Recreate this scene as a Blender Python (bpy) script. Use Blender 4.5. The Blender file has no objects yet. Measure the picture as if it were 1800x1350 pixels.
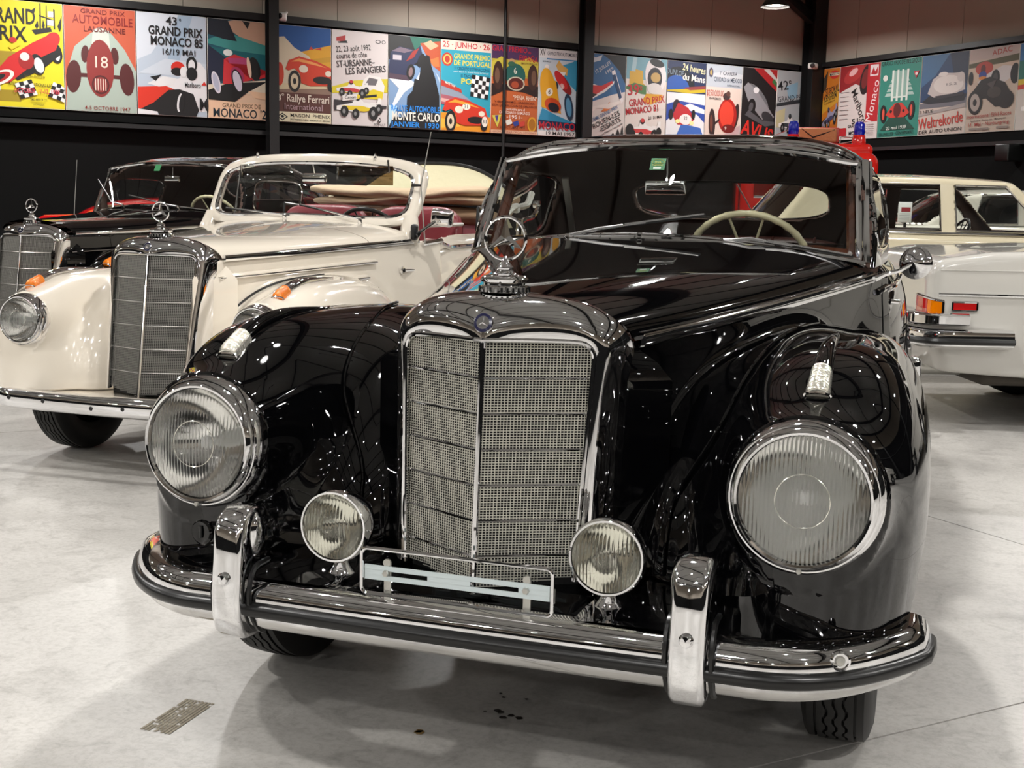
import bpy, bmesh, math, random
import numpy as np
from mathutils import Vector, Matrix
random.seed(7)
PI = math.pi
C = bpy.context.scene.collection
SC = bpy.context.scene

# ---------------------------------------------------------------- camera
cam = bpy.data.cameras.new('camera')
cam.sensor_width = 36.0
cam.lens = 2149.63 / 1800 * 36.0
cam.clip_start = 0.05
cam.clip_end = 200
co = bpy.data.objects.new('camera', cam)
C.objects.link(co)
yw, pt, rl = math.radians(-18.617), math.radians(-8.15), math.radians(1.274)
fv = Vector((math.sin(yw) * math.cos(pt), math.cos(yw) * math.cos(pt), math.sin(pt)))
rv = Vector((math.cos(yw), -math.sin(yw), 0))
uv_ = rv.cross(fv)
r2 = rv * math.cos(rl) + uv_ * math.sin(rl)
u2 = -rv * math.sin(rl) + uv_ * math.cos(rl)
M = Matrix((r2, u2, -fv)).transposed().to_4x4()
M.translation = Vector((0.851, -2.226, 1.22))
co.matrix_world = M
SC.camera = co

# ---------------------------------------------------------------- world, exposure
w = bpy.data.worlds.new('world')
SC.world = w
w.use_nodes = True
w.node_tree.nodes['Background'].inputs[0].default_value = (0.9, 0.95, 1.0, 1)
w.node_tree.nodes['Background'].inputs[1].default_value = 0.02
SC.view_settings.view_transform = 'Standard'
SC.view_settings.look = 'None'
SC.view_settings.gamma = 1.0
SC.view_settings.use_curve_mapping = False
SC.view_settings.exposure = 0.0
LAMP = 900.0            # radiance of the pendant lamps' discs
LAMP_COL = (1.0, 0.978, 0.95)

# ---------------------------------------------------------------- colours, materials
def s2l(c):
    return tuple((v / 12.92 if v <= 0.04045 else ((v + 0.055) / 1.055) ** 2.4) for v in c)
def H(h):
    h = h.lstrip('#')
    return s2l(tuple(int(h[i:i + 2], 16) / 255 for i in (0, 2, 4))) + (1.0,)

MATS = {}
def mat(name, col='#808080', rough=0.5, metal=0.0, coat=0.0, spec=0.5, emit=None, estr=1.0, trans=0.0, ior=1.5, noise=None, bump=None, sheen=0.0):
    if name in MATS:
        return MATS[name]
    m = bpy.data.materials.new(name)
    m.use_nodes = True
    nt = m.node_tree
    b = nt.nodes['Principled BSDF']
    b.inputs['Base Color'].default_value = H(col) if isinstance(col, str) else col
    b.inputs['Roughness'].default_value = rough
    b.inputs['Metallic'].default_value = metal
    b.inputs['Coat Weight'].default_value = coat
    b.inputs['Coat Roughness'].default_value = 0.02
    b.inputs['Specular IOR Level'].default_value = spec
    b.inputs['Transmission Weight'].default_value = trans
    b.inputs['IOR'].default_value = ior
    b.inputs['Sheen Weight'].default_value = sheen
    if emit is not None:
        b.inputs['Emission Color'].default_value = H(emit) if isinstance(emit, str) else tuple(emit) + (1,)
        b.inputs['Emission Strength'].default_value = estr
    tc = None
    if noise or bump:
        tc = nt.nodes.new('ShaderNodeTexCoord')
    if noise:                                   # (scale, second colour, detail, low, high)
        n = nt.nodes.new('ShaderNodeTexNoise')
        n.inputs['Scale'].default_value = noise[0]
        n.inputs['Detail'].default_value = noise[2]
        nt.links.new(tc.outputs['Object'], n.inputs['Vector'])
        r = nt.nodes.new('ShaderNodeValToRGB')
        r.color_ramp.elements[0].position = noise[3]
        r.color_ramp.elements[1].position = noise[4]
        r.color_ramp.elements[0].color = H(col)
        r.color_ramp.elements[1].color = H(noise[1])
        nt.links.new(n.outputs['Fac'], r.inputs['Fac'])
        nt.links.new(r.outputs['Color'], b.inputs['Base Color'])
    if bump:                                    # (scale, strength, distance)
        n = nt.nodes.new('ShaderNodeTexNoise')
        n.inputs['Scale'].default_value = bump[0]
        n.inputs['Detail'].default_value = 4
        nt.links.new(tc.outputs['Object'], n.inputs['Vector'])
        bp = nt.nodes.new('ShaderNodeBump')
        bp.inputs['Strength'].default_value = bump[1]
        bp.inputs['Distance'].default_value = bump[2]
        nt.links.new(n.outputs['Fac'], bp.inputs['Height'])
        nt.links.new(bp.outputs['Normal'], b.inputs['Normal'])
    MATS[name] = m
    return m

def glass_mat(name, tint=(0.9, 0.93, 0.92), ior=1.5):
    if name in MATS:
        return MATS[name]
    m = bpy.data.materials.new(name)
    m.use_nodes = True
    nt = m.node_tree
    nt.nodes.clear()
    o = nt.nodes.new('ShaderNodeOutputMaterial')
    mx = nt.nodes.new('ShaderNodeMixShader')
    fr = nt.nodes.new('ShaderNodeFresnel')
    geo = nt.nodes.new('ShaderNodeNewGeometry')
    mr = nt.nodes.new('ShaderNodeMapRange')          # same reflectance from both sides of the pane
    mr.inputs['To Min'].default_value = ior; mr.inputs['To Max'].default_value = 1 / ior
    nt.links.new(geo.outputs['Backfacing'], mr.inputs['Value'])
    nt.links.new(mr.outputs[0], fr.inputs['IOR'])
    tr = nt.nodes.new('ShaderNodeBsdfTransparent')
    tr.inputs[0].default_value = tuple(tint) + (1,)
    gl = nt.nodes.new('ShaderNodeBsdfGlossy')
    gl.inputs['Roughness'].default_value = 0.0
    nt.links.new(fr.outputs[0], mx.inputs[0])
    nt.links.new(tr.outputs[0], mx.inputs[1])
    nt.links.new(gl.outputs[0], mx.inputs[2])
    nt.links.new(mx.outputs[0], o.inputs[0])
    MATS[name] = m
    return m

def lens_mat(name, col=(1, 1, 1, 1), rough=0.02):
    if name in MATS:
        return MATS[name]
    m = bpy.data.materials.new(name)
    m.use_nodes = True
    nt = m.node_tree
    nt.nodes.clear()
    o = nt.nodes.new('ShaderNodeOutputMaterial')
    g = nt.nodes.new('ShaderNodeBsdfGlass')
    g.inputs['Color'].default_value = col
    g.inputs['Roughness'].default_value = rough
    g.inputs['IOR'].default_value = 1.45
    nt.links.new(g.outputs[0], o.inputs[0])
    MATS[name] = m
    return m

def print_mat():                                # flat poster ink: colour comes from the print's own colour attribute
    m = bpy.data.materials.new('poster_print')
    m.use_nodes = True
    nt = m.node_tree
    b = nt.nodes['Principled BSDF']
    a = nt.nodes.new('ShaderNodeAttribute')
    a.attribute_name = 'ink'
    nt.links.new(a.outputs['Color'], b.inputs['Base Color'])
    b.inputs['Roughness'].default_value = 0.55
    return m

black_paint = mat('black_paint', '#040405', 0.025, coat=0.25)
cream_paint = mat('cream_paint', '#dfd6c7', 0.12, coat=1.0)
ivory_paint = mat('ivory_paint', '#d8cdb0', 0.15, coat=0.8)
grey_white_paint = mat('grey_white_paint', '#c0bdb6', 0.15, coat=0.8)
white_paint = mat('white_paint', '#dcd6c8', 0.2, coat=0.6)
red_paint = mat('red_paint', '#c01018', 0.12, coat=1.0)
fire_red = mat('fire_red', '#c22018', 0.15, coat=0.8)
chrome = mat('chrome', (0.86, 0.86, 0.87, 1), 0.035, 1.0)
satin_chrome = mat('satin_chrome', (0.9, 0.9, 0.9, 1), 0.22, 1.0)
worn_chrome = mat('worn_chrome', (0.80, 0.79, 0.77, 1), 0.12, 1.0, bump=(60, 0.15, 0.001))
grille_metal = mat('grille_metal', (0.72, 0.70, 0.62, 1), 0.32, 0.75)
grille_dark = mat('grille_dark', (0.30, 0.29, 0.265, 1), 0.35, 0.85)
radiator_black = mat('radiator_black', '#040404', 0.7)
rubber = mat('rubber', '#080808', 0.30)
tyre_mat = mat('tyre_rubber', '#0b0a09', 0.55)
zinc = mat('zinc_plate', (0.62, 0.70, 0.72, 1), 0.35, 0.6)
steel = mat('dull_steel', (0.55, 0.54, 0.5, 1), 0.4, 1.0)
reflector = mat('reflector', (0.93, 0.93, 0.91, 1), 0.10, 1.0)
headlens = lens_mat('headlamp_lens')
foglens = lens_mat('fog_lens', (1, 1, 0.95, 1))
clear_lens = mat('clear_lens', (0.86, 0.84, 0.74, 1), 0.12, 0.75, coat=1.0)
amber = mat('amber_lens', '#f08000', 0.1, trans=0.2, coat=1.0)
red_lens = mat('red_lens', '#b01818', 0.12, coat=1.0)
window_glass = glass_mat('window_glass')
dark_glass = glass_mat('tinted_glass', (0.75, 0.76, 0.74))
lining = mat('dark_lining', '#4a362e', 0.9)
brown_leather = mat('brown_leather', '#3a1a14', 0.45)
red_leather = mat('red_leather', '#7c1c28', 0.42, bump=(90, 0.2, 0.002))
wood = mat('walnut', '#4a2412', 0.25, coat=0.5, noise=(6, '#2a140a', 6, 0.35, 0.65))
ivory = mat('ivory_plastic', '#d2c8a4', 0.3, coat=0.3)
black_plastic = mat('black_plastic', '#0c0c0c', 0.35)
beige_cloth = mat('beige_cloth', '#cbb294', 0.9, bump=(25, 0.4, 0.02))
cream_lining = mat('cream_lining', '#c9c2a2', 0.9, bump=(12, 0.25, 0.02))
enamel_blue = mat('blue_enamel', '#10123a', 0.2, coat=1.0)
green_paper = mat('green_paper', '#1f6a3c', 0.6)
white_paper = mat('white_paper', '#d8d6d0', 0.7)
yellow_paper = mat('yellow_paper', '#cfc23a', 0.6)
black_steel = mat('black_steel', '#0b0b0c', 0.45)
white_plastic = mat('white_plastic', '#d8d8d4', 0.4)
under_black = mat('under_black', '#060606', 0.7)
INK = print_mat()

# ---------------------------------------------------------------- geometry helpers
class G:
    """collects verts and faces of one mesh"""
    def __init__(s):
        s.v = []; s.f = []; s.n = 0; s.c = []
    def add(s, v, f, col=None):
        v = [tuple(float(q) for q in p) for p in v]
        s.v += v
        s.f += [tuple(i + s.n for i in q) for q in f]
        if col is not None:
            s.c += [col] * len(f)
        s.n += len(v)
        return s
    def grid(s, P, cu=False, cv=False, flip=False):
        P = np.asarray(P, float)
        a, b = P.shape[:2]
        f = []
        for i in range(a if cu else a - 1):
            for j in range(b if cv else b - 1):
                q = (i * b + j, ((i + 1) % a) * b + j, ((i + 1) % a) * b + (j + 1) % b, i * b + (j + 1) % b)
                f.append(q[::-1] if flip else q)
        return s.add(P.reshape(-1, 3), f)
    def box(s, c, d, rz=0.0, R=None):
        c = Vector(c)
        if R is None:
            R = Matrix.Rotation(rz, 3, 'Z')
        v = [c + R @ Vector((d[0] / 2 * a, d[1] / 2 * b, d[2] / 2 * e)) for a in (-1, 1) for b in (-1, 1) for e in (-1, 1)]
        return s.add(v, [(0, 1, 3, 2), (4, 6, 7, 5), (0, 4, 5, 1), (2, 3, 7, 6), (0, 2, 6, 4), (1, 5, 7, 3)])
    def bar(s, a, b, w, d, up=(0, 0, 1)):
        a, b, up = Vector(a), Vector(b), Vector(up)
        t = (b - a).normalized()
        sd = t.cross(up).normalized()
        u = sd.cross(t)
        R = Matrix((t, sd, u)).transposed()
        return s.box((a + b) / 2, ((b - a).length, w, d), R=R)
    def tube(s, path, r, seg=8, closed=False, caps=True, sy=1.0, up=None):
        P = [Vector(p) for p in path]
        n = len(P)
        T = []
        for i in range(n):
            if closed:
                t = P[(i + 1) % n] - P[i - 1]
            else:
                t = P[min(i + 1, n - 1)] - P[max(i - 1, 0)]
            T.append(t.normalized())
        ref = Vector(up) if up else (Vector((0, 0, 1)) if abs(T[0].z) < 0.9 else Vector((1, 0, 0)))
        rings = []
        x = ref.cross(T[0]).normalized()
        for i in range(n):
            if up:
                x = Vector(up).cross(T[i]).normalized()
            else:
                x = (x - T[i] * x.dot(T[i])).normalized()
            y = T[i].cross(x)
            rr = r[i] if hasattr(r, '__len__') else r
            rings.append([P[i] + x * (rr * math.cos(2 * PI * k / seg)) + y * (rr * sy * math.sin(2 * PI * k / seg)) for k in range(seg)])
        base = s.n
        s.grid([[tuple(p) for p in q] for q in rings], cu=closed, cv=True, flip=True)
        if caps and not closed:
            s.f.append(tuple(base + k for k in range(seg)))
            s.f.append(tuple(base + (n - 1) * seg + k for k in range(seg))[::-1])
        return s
    def sweep(s, path, prof, up=(0, 0, 1), closed=False, cprof=True, caps=True):
        """profile (a,b): a along side = T x up, b along up"""
        P = [Vector(p) for p in path]
        n = len(P); up = Vector(up)
        rings = []
        for i in range(n):
            t = (P[(i + 1) % n] - P[i - 1]) if closed else (P[min(i + 1, n - 1)] - P[max(i - 1, 0)])
            t.normalize()
            sd = t.cross(up).normalized()
            u = sd.cross(t)
            rings.append([tuple(P[i] + sd * a + u * b) for a, b in prof])
        base = s.n
        s.grid(rings, cu=closed, cv=cprof)
        if caps and cprof and not closed:
            k = len(prof)
            s.f.append(tuple(base + i for i in range(k))[::-1])
            s.f.append(tuple(base + (n - 1) * k + i for i in range(k)))
        return s
    def lathe(s, prof, o=(0, 0, 0), ax=(0, 0, 1), seg=24, sx=1.0):
        o, ax = Vector(o), Vector(ax).normalized()
        e1 = ax.cross(Vector((0, 0, 1)) if abs(ax.z) < 0.9 else Vector((1, 0, 0))).normalized()
        e2 = ax.cross(e1)
        R = [[tuple(o + ax * h + e1 * (r * sx * math.cos(2 * PI * k / seg)) + e2 * (r * math.sin(2 * PI * k / seg))) for k in range(seg)] for r, h in prof]
        return s.grid(R, cv=True, flip=True)
    def poly(s, pts, col=None):
        return s.add(pts, [tuple(range(len(pts)))], col)
    def build(s, name, m, parent=None, smooth=True, angle=38, recalc=True, face=None):
        me = bpy.data.meshes.new(name)
        me.from_pydata(s.v, [], s.f)
        me.materials.append(m)
        if recalc:
            bm = bmesh.new(); bm.from_mesh(me)
            bmesh.ops.recalc_face_normals(bm, faces=bm.faces)
            if face is not None:                    # open sheet: make it look along 'face'
                fvec = Vector(face)
                if sum(p.normal.dot(fvec) * p.calc_area() for p in bm.faces) < 0:
                    bmesh.ops.reverse_faces(bm, faces=bm.faces)
            bm.to_mesh(me); bm.free()
        if smooth:
            me.polygons.foreach_set('use_smooth', [True] * len(me.polygons))
            if angle:
                me.set_sharp_from_angle(angle=math.radians(angle))
        return link(name, me, parent)

def link(name, me, parent=None):
    o = bpy.data.objects.new(name, me)
    C.objects.link(o)
    if parent is not None:
        o.parent = parent
    return o
def rbox(name, c, d, m, parent, bev=0.01, seg=3, rot=None):
    """box with rounded edges"""
    bm = bmesh.new()
    bmesh.ops.create_cube(bm, size=1.0)
    for v in bm.verts:
        v.co = Vector((v.co.x * d[0], v.co.y * d[1], v.co.z * d[2]))
    bmesh.ops.bevel(bm, geom=list(bm.edges), offset=bev, segments=seg, affect='EDGES', profile=0.5)
    if rot is not None:
        bmesh.ops.rotate(bm, verts=bm.verts, cent=(0, 0, 0), matrix=rot)
    bmesh.ops.translate(bm, verts=bm.verts, vec=c)
    me = bpy.data.meshes.new(name)
    bm.to_mesh(me); bm.free()
    me.materials.append(m)
    me.polygons.foreach_set('use_smooth', [True] * len(me.polygons))
    me.set_sharp_from_angle(angle=math.radians(50))
    return link(name, me, parent)
def extrude(name, pts, thick, frame, m, parent, bev=0.0, seg=2):
    """2-D outline extruded symmetrically; frame = (origin, ex, ey, en)"""
    o, ex, ey, en = [Vector(q) for q in frame]
    bm = bmesh.new()
    vs = [bm.verts.new(o + ex * a + ey * b - en * thick / 2) for a, b in pts]
    f = bm.faces.new(vs)
    r = bmesh.ops.extrude_face_region(bm, geom=[f])
    bmesh.ops.translate(bm, verts=[v for v in r['geom'] if isinstance(v, bmesh.types.BMVert)], vec=en * thick)
    bmesh.ops.recalc_face_normals(bm, faces=bm.faces)
    if bev:
        ed = [e for e in bm.edges if len(e.link_faces) == 2 and e.calc_face_angle(0) > 0.7]
        bmesh.ops.bevel(bm, geom=ed, offset=bev, segments=seg, affect='EDGES', profile=0.5)
    me = bpy.data.meshes.new(name)
    bm.to_mesh(me); bm.free()
    me.materials.append(m)
    me.polygons.foreach_set('use_smooth', [True] * len(me.polygons))
    me.set_sharp_from_angle(angle=math.radians(40))
    return link(name, me, parent)
def thing(name, label, cat, loc=(0, 0, 0), rz=0.0, group=None):
    o = bpy.data.objects.new(name, None)
    C.objects.link(o)
    o.empty_display_size = 0.2
    o.location = loc
    o.rotation_euler = (0, 0, rz)
    o['label'] = label; o['category'] = cat
    if group:
        o['group'] = group
    return o
def struct(o):
    o['kind'] = 'structure'
    return o
def stuff(o):
    o['kind'] = 'stuff'
    return o
def copy_tree(src, parent=None):
    c = src.copy(); C.objects.link(c)
    if parent is not None:
        c.parent = parent
    for ch in list(src.children):
        copy_tree(ch, c)
    return c

def arc(c, r, a0, a1, n, plane='xz', k=0.0):
    out = []
    for i in range(n):
        a = a0 + (a1 - a0) * i / (n - 1)
        p, q = c[0] + r * math.cos(a), c[1] + r * math.sin(a)
        out.append((p, k, q) if plane == 'xz' else ((p, q, k) if plane == 'xy' else (k, p, q)))
    return out
def rrect(x0, x1, y0, y1, r, n=5):
    """closed rounded rectangle in 2-D"""
    o = []
    for cx, cy, a in ((x1 - r, y1 - r, 0), (x0 + r, y1 - r, PI / 2), (x0 + r, y0 + r, PI), (x1 - r, y0 + r, 1.5 * PI)):
        for i in range(n):
            t = a + PI / 2 * i / (n - 1)
            o.append((cx + r * math.cos(t), cy + r * math.sin(t)))
    return o
def smooth_path(pts, n=40, closed=False):
    """Catmull-Rom through the points"""
    P = np.array(pts, float)
    m = len(P)
    out = []
    segs = m if closed else m - 1
    per = max(2, int(n / segs))
    for i in range(segs):
        if closed:
            a, b, c, d = P[(i - 1) % m], P[i], P[(i + 1) % m], P[(i + 2) % m]
        else:
            b, c = P[i], P[i + 1]
            a = P[i - 1] if i else 2 * b - c
            d = P[i + 2] if i + 2 < m else 2 * c - b
        for k in range(per):
            t = k / per
            out.append(0.5 * (2 * b + (c - a) * t + (2 * a - 5 * b + 4 * c - d) * t * t + (-a + 3 * b - 3 * c + d) * t ** 3))
    if not closed:
        out.append(P[-1])
    return [tuple(q) for q in out]

# ---- implicit surfaces
def smin(a, b, k):
    h = np.clip(0.5 + 0.5 * (b - a) / k, 0, 1)
    return b * (1 - h) + a * h - k * h * (1 - h)
def smax(a, b, k):
    return -smin(-a, -b, k)
def pw(x, e):
    return np.abs(x) ** e
def surfnet(f, lo, hi, h, iters=4):
    lo = np.array(lo, float); hi = np.array(hi, float)
    n = np.ceil((hi - lo) / h).astype(int) + 1
    ax = [lo[i] + h * np.arange(n[i]) for i in range(3)]
    V = np.empty(n, np.float32)
    YY, ZZ = np.meshgrid(ax[1], ax[2], indexing='ij')
    step = max(1, int(600000 / (n[1] * n[2])))
    for i in range(0, n[0], step):
        xs = ax[0][i:i + step][:, None, None]
        V[i:i + step] = f(np.broadcast_to(xs, (xs.shape[0], n[1], n[2])), YY[None], ZZ[None])
    S = V < 0
    cn = n - 1
    cnt = np.zeros(cn, np.int8)
    for a in (0, 1):
        for b in (0, 1):
            for c in (0, 1):
                cnt += S[a:a + cn[0], b:b + cn[1], c:c + cn[2]]
    act = (cnt > 0) & (cnt < 8)
    idx = np.full(cn, -1, np.int64)
    I = np.argwhere(act)
    idx[act] = np.arange(len(I))
    acc = np.zeros((len(I), 3)); num = np.zeros(len(I))
    corners = [(a, b, c) for a in (0, 1) for b in (0, 1) for c in (0, 1)]
    for p in corners:
        for d in range(3):
            if p[d] == 0:
                q = list(p); q[d] = 1
                va = V[I[:, 0] + p[0], I[:, 1] + p[1], I[:, 2] + p[2]].astype(float)
                vb = V[I[:, 0] + q[0], I[:, 1] + q[1], I[:, 2] + q[2]].astype(float)
                m = (va < 0) != (vb < 0)
                t = np.where(m, va / np.where(m, va - vb, 1), 0)
                pos = np.tile(np.array(p, float), (len(I), 1)); pos[:, d] = t
                acc[m] += pos[m]; num[m] += 1
    P = lo + h * (I + acc / num[:, None])
    faces = []
    for d in range(3):
        e1, e2 = (d + 1) % 3, (d + 2) % 3
        sl = [slice(None)] * 3; sl2 = [slice(None)] * 3
        sl[d] = slice(0, n[d] - 1); sl2[d] = slice(1, n[d])
        A = S[tuple(sl)]; B = S[tuple(sl2)]
        E = np.argwhere(A != B)
        ok = (E[:, e1] > 0) & (E[:, e2] > 0) & (E[:, e1] < n[e1] - 1) & (E[:, e2] < n[e2] - 1)
        E = E[ok]
        fl = A[E[:, 0], E[:, 1], E[:, 2]]
        def cell(o1, o2):
            q = E.copy(); q[:, e1] += o1; q[:, e2] += o2
            return idx[q[:, 0], q[:, 1], q[:, 2]]
        q = np.stack([cell(-1, -1), cell(0, -1), cell(0, 0), cell(-1, 0)], 1)
        q[~fl] = q[~fl][:, ::-1]
        faces.append(q)
    F = np.concatenate(faces)
    F = F[(F >= 0).all(1)]
    def grad(P, e=1e-3):
        g = np.empty_like(P)
        for d in range(3):
            a = P.copy(); b = P.copy(); a[:, d] += e; b[:, d] -= e
            g[:, d] = (f(a[:, 0], a[:, 1], a[:, 2]) - f(b[:, 0], b[:, 1], b[:, 2])) / (2 * e)
        return g
    for _ in range(iters):
        g = grad(P)
        v = f(P[:, 0], P[:, 1], P[:, 2])
        s = -v[:, None] * g / np.maximum((g * g).sum(1), 1e-4)[:, None]
        l = np.linalg.norm(s, axis=1)[:, None]
        s *= np.minimum(1, 0.5 * h / np.maximum(l, 1e-9))
        P = P + s
    N = grad(P)
    N /= np.maximum(np.linalg.norm(N, axis=1), 1e-9)[:, None]
    return P, F, N
def mirror_x(P, F, N):
    P2 = P * np.array([-1, 1, 1]); N2 = N * np.array([-1, 1, 1])
    return np.concatenate([P, P2]), np.concatenate([F, F[:, ::-1] + len(P)]), np.concatenate([N, N2])
def mesh_pfn(name, P, F, N, m, parent, mask=None, soft=True):
    """quads with exact normals; keeps the faces in mask only"""
    if mask is not None:
        F = F[mask]
    if len(F) == 0:
        return None
    used, inv = np.unique(F.ravel(), return_inverse=True)
    F = inv.reshape(F.shape); P = P[used]; N = N[used]
    me = bpy.data.meshes.new(name)
    me.vertices.add(len(P)); me.vertices.foreach_set('co', P.astype(np.float32).ravel())
    me.loops.add(F.size); me.loops.foreach_set('vertex_index', F.astype(np.int32).ravel())
    me.polygons.add(len(F))
    me.polygons.foreach_set('loop_start', np.arange(0, F.size, 4, dtype=np.int32))
    me.update(calc_edges=True)
    me.validate()
    me.polygons.foreach_set('use_smooth', [True] * len(me.polygons))
    me.materials.append(m)
    if soft:
        me.normals_split_custom_set_from_vertices(N.astype(np.float32))
    return link(name, me, parent)

# ---- room frame: s along the back wall, m out from it
TV = Vector((0.68963, 0.72416, 0)); NV = Vector((0.72416, -0.68963, 0)); D0 = -13.05
WALL_AZ = math.atan2(TV.y, TV.x)
def RM(s, m, z):
    return TV * s + NV * (m + D0) + Vector((0, 0, z))
S_R, S_L, M_F = 12.12, -15.0, 24.0
CEIL = 6.2
RW = Matrix((TV, -NV, Vector((0, 0, 1)))).transposed()     # x along the wall, y into it
# ================================================================ the hall
wall_grey = mat('wall_grey', '#958c80', 0.8, bump=(40, 0.06, 0.003))
ceil_grey = mat('ceiling_grey', '#939290', 0.85)
wall_black = mat('wall_black', '#080808', 0.85, spec=0.15)
joint_dark = mat('joint_dark', '#1a1a18', 0.9)

def concrete():
    m = bpy.data.materials.new('polished_concrete')
    m.use_nodes = True
    nt = m.node_tree
    b = nt.nodes['Principled BSDF']
    geo = nt.nodes.new('ShaderNodeNewGeometry')
    def noise(scale, det, rough=0.6, dist=0.0):
        n = nt.nodes.new('ShaderNodeTexNoise')
        n.inputs['Scale'].default_value = scale; n.inputs['Detail'].default_value = det
        n.inputs['Roughness'].default_value = rough; n.inputs['Distortion'].default_value = dist
        nt.links.new(geo.outputs['Position'], n.inputs['Vector'])
        return n
    def ramp(src, stops):
        r = nt.nodes.new('ShaderNodeValToRGB')
        while len(r.color_ramp.elements) < len(stops):
            r.color_ramp.elements.new(0.5)
        for e, (p, c) in zip(r.color_ramp.elements, stops):
            e.position = p; e.color = H(c)
        nt.links.new(src, r.inputs['Fac'])
        return r
    n1 = noise(0.9, 8, 0.62, 0.6)
    r1 = ramp(n1.outputs['Fac'], [(0.3, '#a09d99'), (0.5, '#b7b4af'), (0.72, '#c8c5c0')])
    n2 = noise(9, 10, 0.7, 1.2)
    r2_ = ramp(n2.outputs['Fac'], [(0.30, '#77736e'), (0.50, '#ffffff'), (1.0, '#ffffff')])
    n3 = noise(55, 6, 0.75, 0.3)
    r3 = ramp(n3.outputs['Fac'], [(0.3, '#b8b6b0'), (0.55, '#ffffff'), (1.0, '#ffffff')])
    mx = nt.nodes.new('ShaderNodeMix'); mx.data_type = 'RGBA'; mx.blend_type = 'MULTIPLY'
    mx.inputs[0].default_value = 0.32
    nt.links.new(r1.outputs[0], mx.inputs[6]); nt.links.new(r2_.outputs[0], mx.inputs[7])
    mx2 = nt.nodes.new('ShaderNodeMix'); mx2.data_type = 'RGBA'; mx2.blend_type = 'MULTIPLY'
    mx2.inputs[0].default_value = 0.42
    nt.links.new(mx.outputs[2], mx2.inputs[6]); nt.links.new(r3.outputs[0], mx2.inputs[7])
    nt.links.new(mx2.outputs[2], b.inputs['Base Color'])
    rr = nt.nodes.new('ShaderNodeMapRange')
    rr.inputs['To Min'].default_value = 0.28; rr.inputs['To Max'].default_value = 0.5
    nt.links.new(n1.outputs['Fac'], rr.inputs['Value'])
    nt.links.new(rr.outputs[0], b.inputs['Roughness'])
    bp = nt.nodes.new('ShaderNodeBump'); bp.inputs['Strength'].default_value = 0.12; bp.inputs['Distance'].default_value = 0.002
    nt.links.new(n3.outputs['Fac'], bp.inputs['Height']); nt.links.new(bp.outputs['Normal'], b.inputs['Normal'])
    return m
conc = concrete()

fl = struct(G().box(RM((S_L + S_R) / 2, M_F / 2, -0.08), (S_R - S_L, M_F, 0.12), WALL_AZ).build('floor', joint_dark, smooth=False))
def child_world(o, parent):
    o.parent = parent
    o.matrix_parent_inverse = parent.matrix_world.inverted()
    return o
# cast slabs with saw-cut joints; one joint runs along n at s=2.81, one along t at m=13.18
SS = [S_L] + [2.81 + 4.65 * k for k in range(-3, 3)] + [S_R]
MS = [0] + [13.18 + 4.8 * k for k in range(-2, 3)] + [M_F]
for a in range(len(SS) - 1):
    for b in range(len(MS) - 1):
        g = 0.003
        G().box(RM((SS[a] + SS[a + 1]) / 2, (MS[b] + MS[b + 1]) / 2, -0.0075), (SS[a + 1] - SS[a] - 2 * g, MS[b + 1] - MS[b] - 2 * g, 0.015), WALL_AZ).build('floor_slab', conc, fl, smooth=False)

def wall(name, s0, m0, s1, m1, out, zr):
    """black lower wall, then upper cladding panels; out = outward unit vector"""
    a, b = RM(s0, m0, 0), RM(s1, m1, 0)
    d = (b - a); L = d.length; d.normalize()
    az = math.atan2(d.y, d.x)
    mid = (a + b) / 2 + out * 0.12
    wl = struct(G().box(mid + Vector((0, 0, CEIL / 2)), (L, 0.2, CEIL), az).build(name, wall_black, smooth=False))
    n = int(round(L / 0.98)); wd = L / n
    me = None
    for i in range(n):
        c = a + d * (wd * (i + 0.5)) + out * 0.012 + Vector((0, 0, (zr + CEIL) / 2))
        if me is None:
            o = G().box((0, 0, 0), (wd - 0.008, 0.03, CEIL - zr)).build('wall_panel', wall_grey, wl, smooth=False)
            me = o.data
        else:
            o = link('wall_panel', me, wl)
        o.location = c; o.rotation_euler = (0, 0, az)
    return wl
wb = wall('wall_back', S_L, 0, S_R, 0, -NV, 3.52)
wr = wall('wall_right', S_R, 0, S_R, M_F, TV, 3.52)
wall('wall_left', S_L, M_F, S_L, 0, -TV, 2.6)
wall('wall_front', S_R, M_F, S_L, M_F, NV, 2.6)
ce = struct(G().box(RM((S_L + S_R) / 2, M_F / 2, CEIL + 0.1), (S_R - S_L, M_F, 0.2), WALL_AZ).build('ceiling', ceil_grey, smooth=False))

def ibeam(name, a, b, hgt, wid, up, parent=None):
    """H-section from a to b"""
    g = G()
    a, b, up = Vector(a), Vector(b), Vector(up)
    t = (b - a).normalized()
    g.bar(a + up * (hgt / 2 - 0.008), b + up * (hgt / 2 - 0.008), wid, 0.016, up)
    g.bar(a - up * (hgt / 2 - 0.008), b - up * (hgt / 2 - 0.008), wid, 0.016, up)
    g.bar(a, b, 0.012, hgt - 0.03, up)
    return g.build(name, black_steel, parent, smooth=False)
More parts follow.
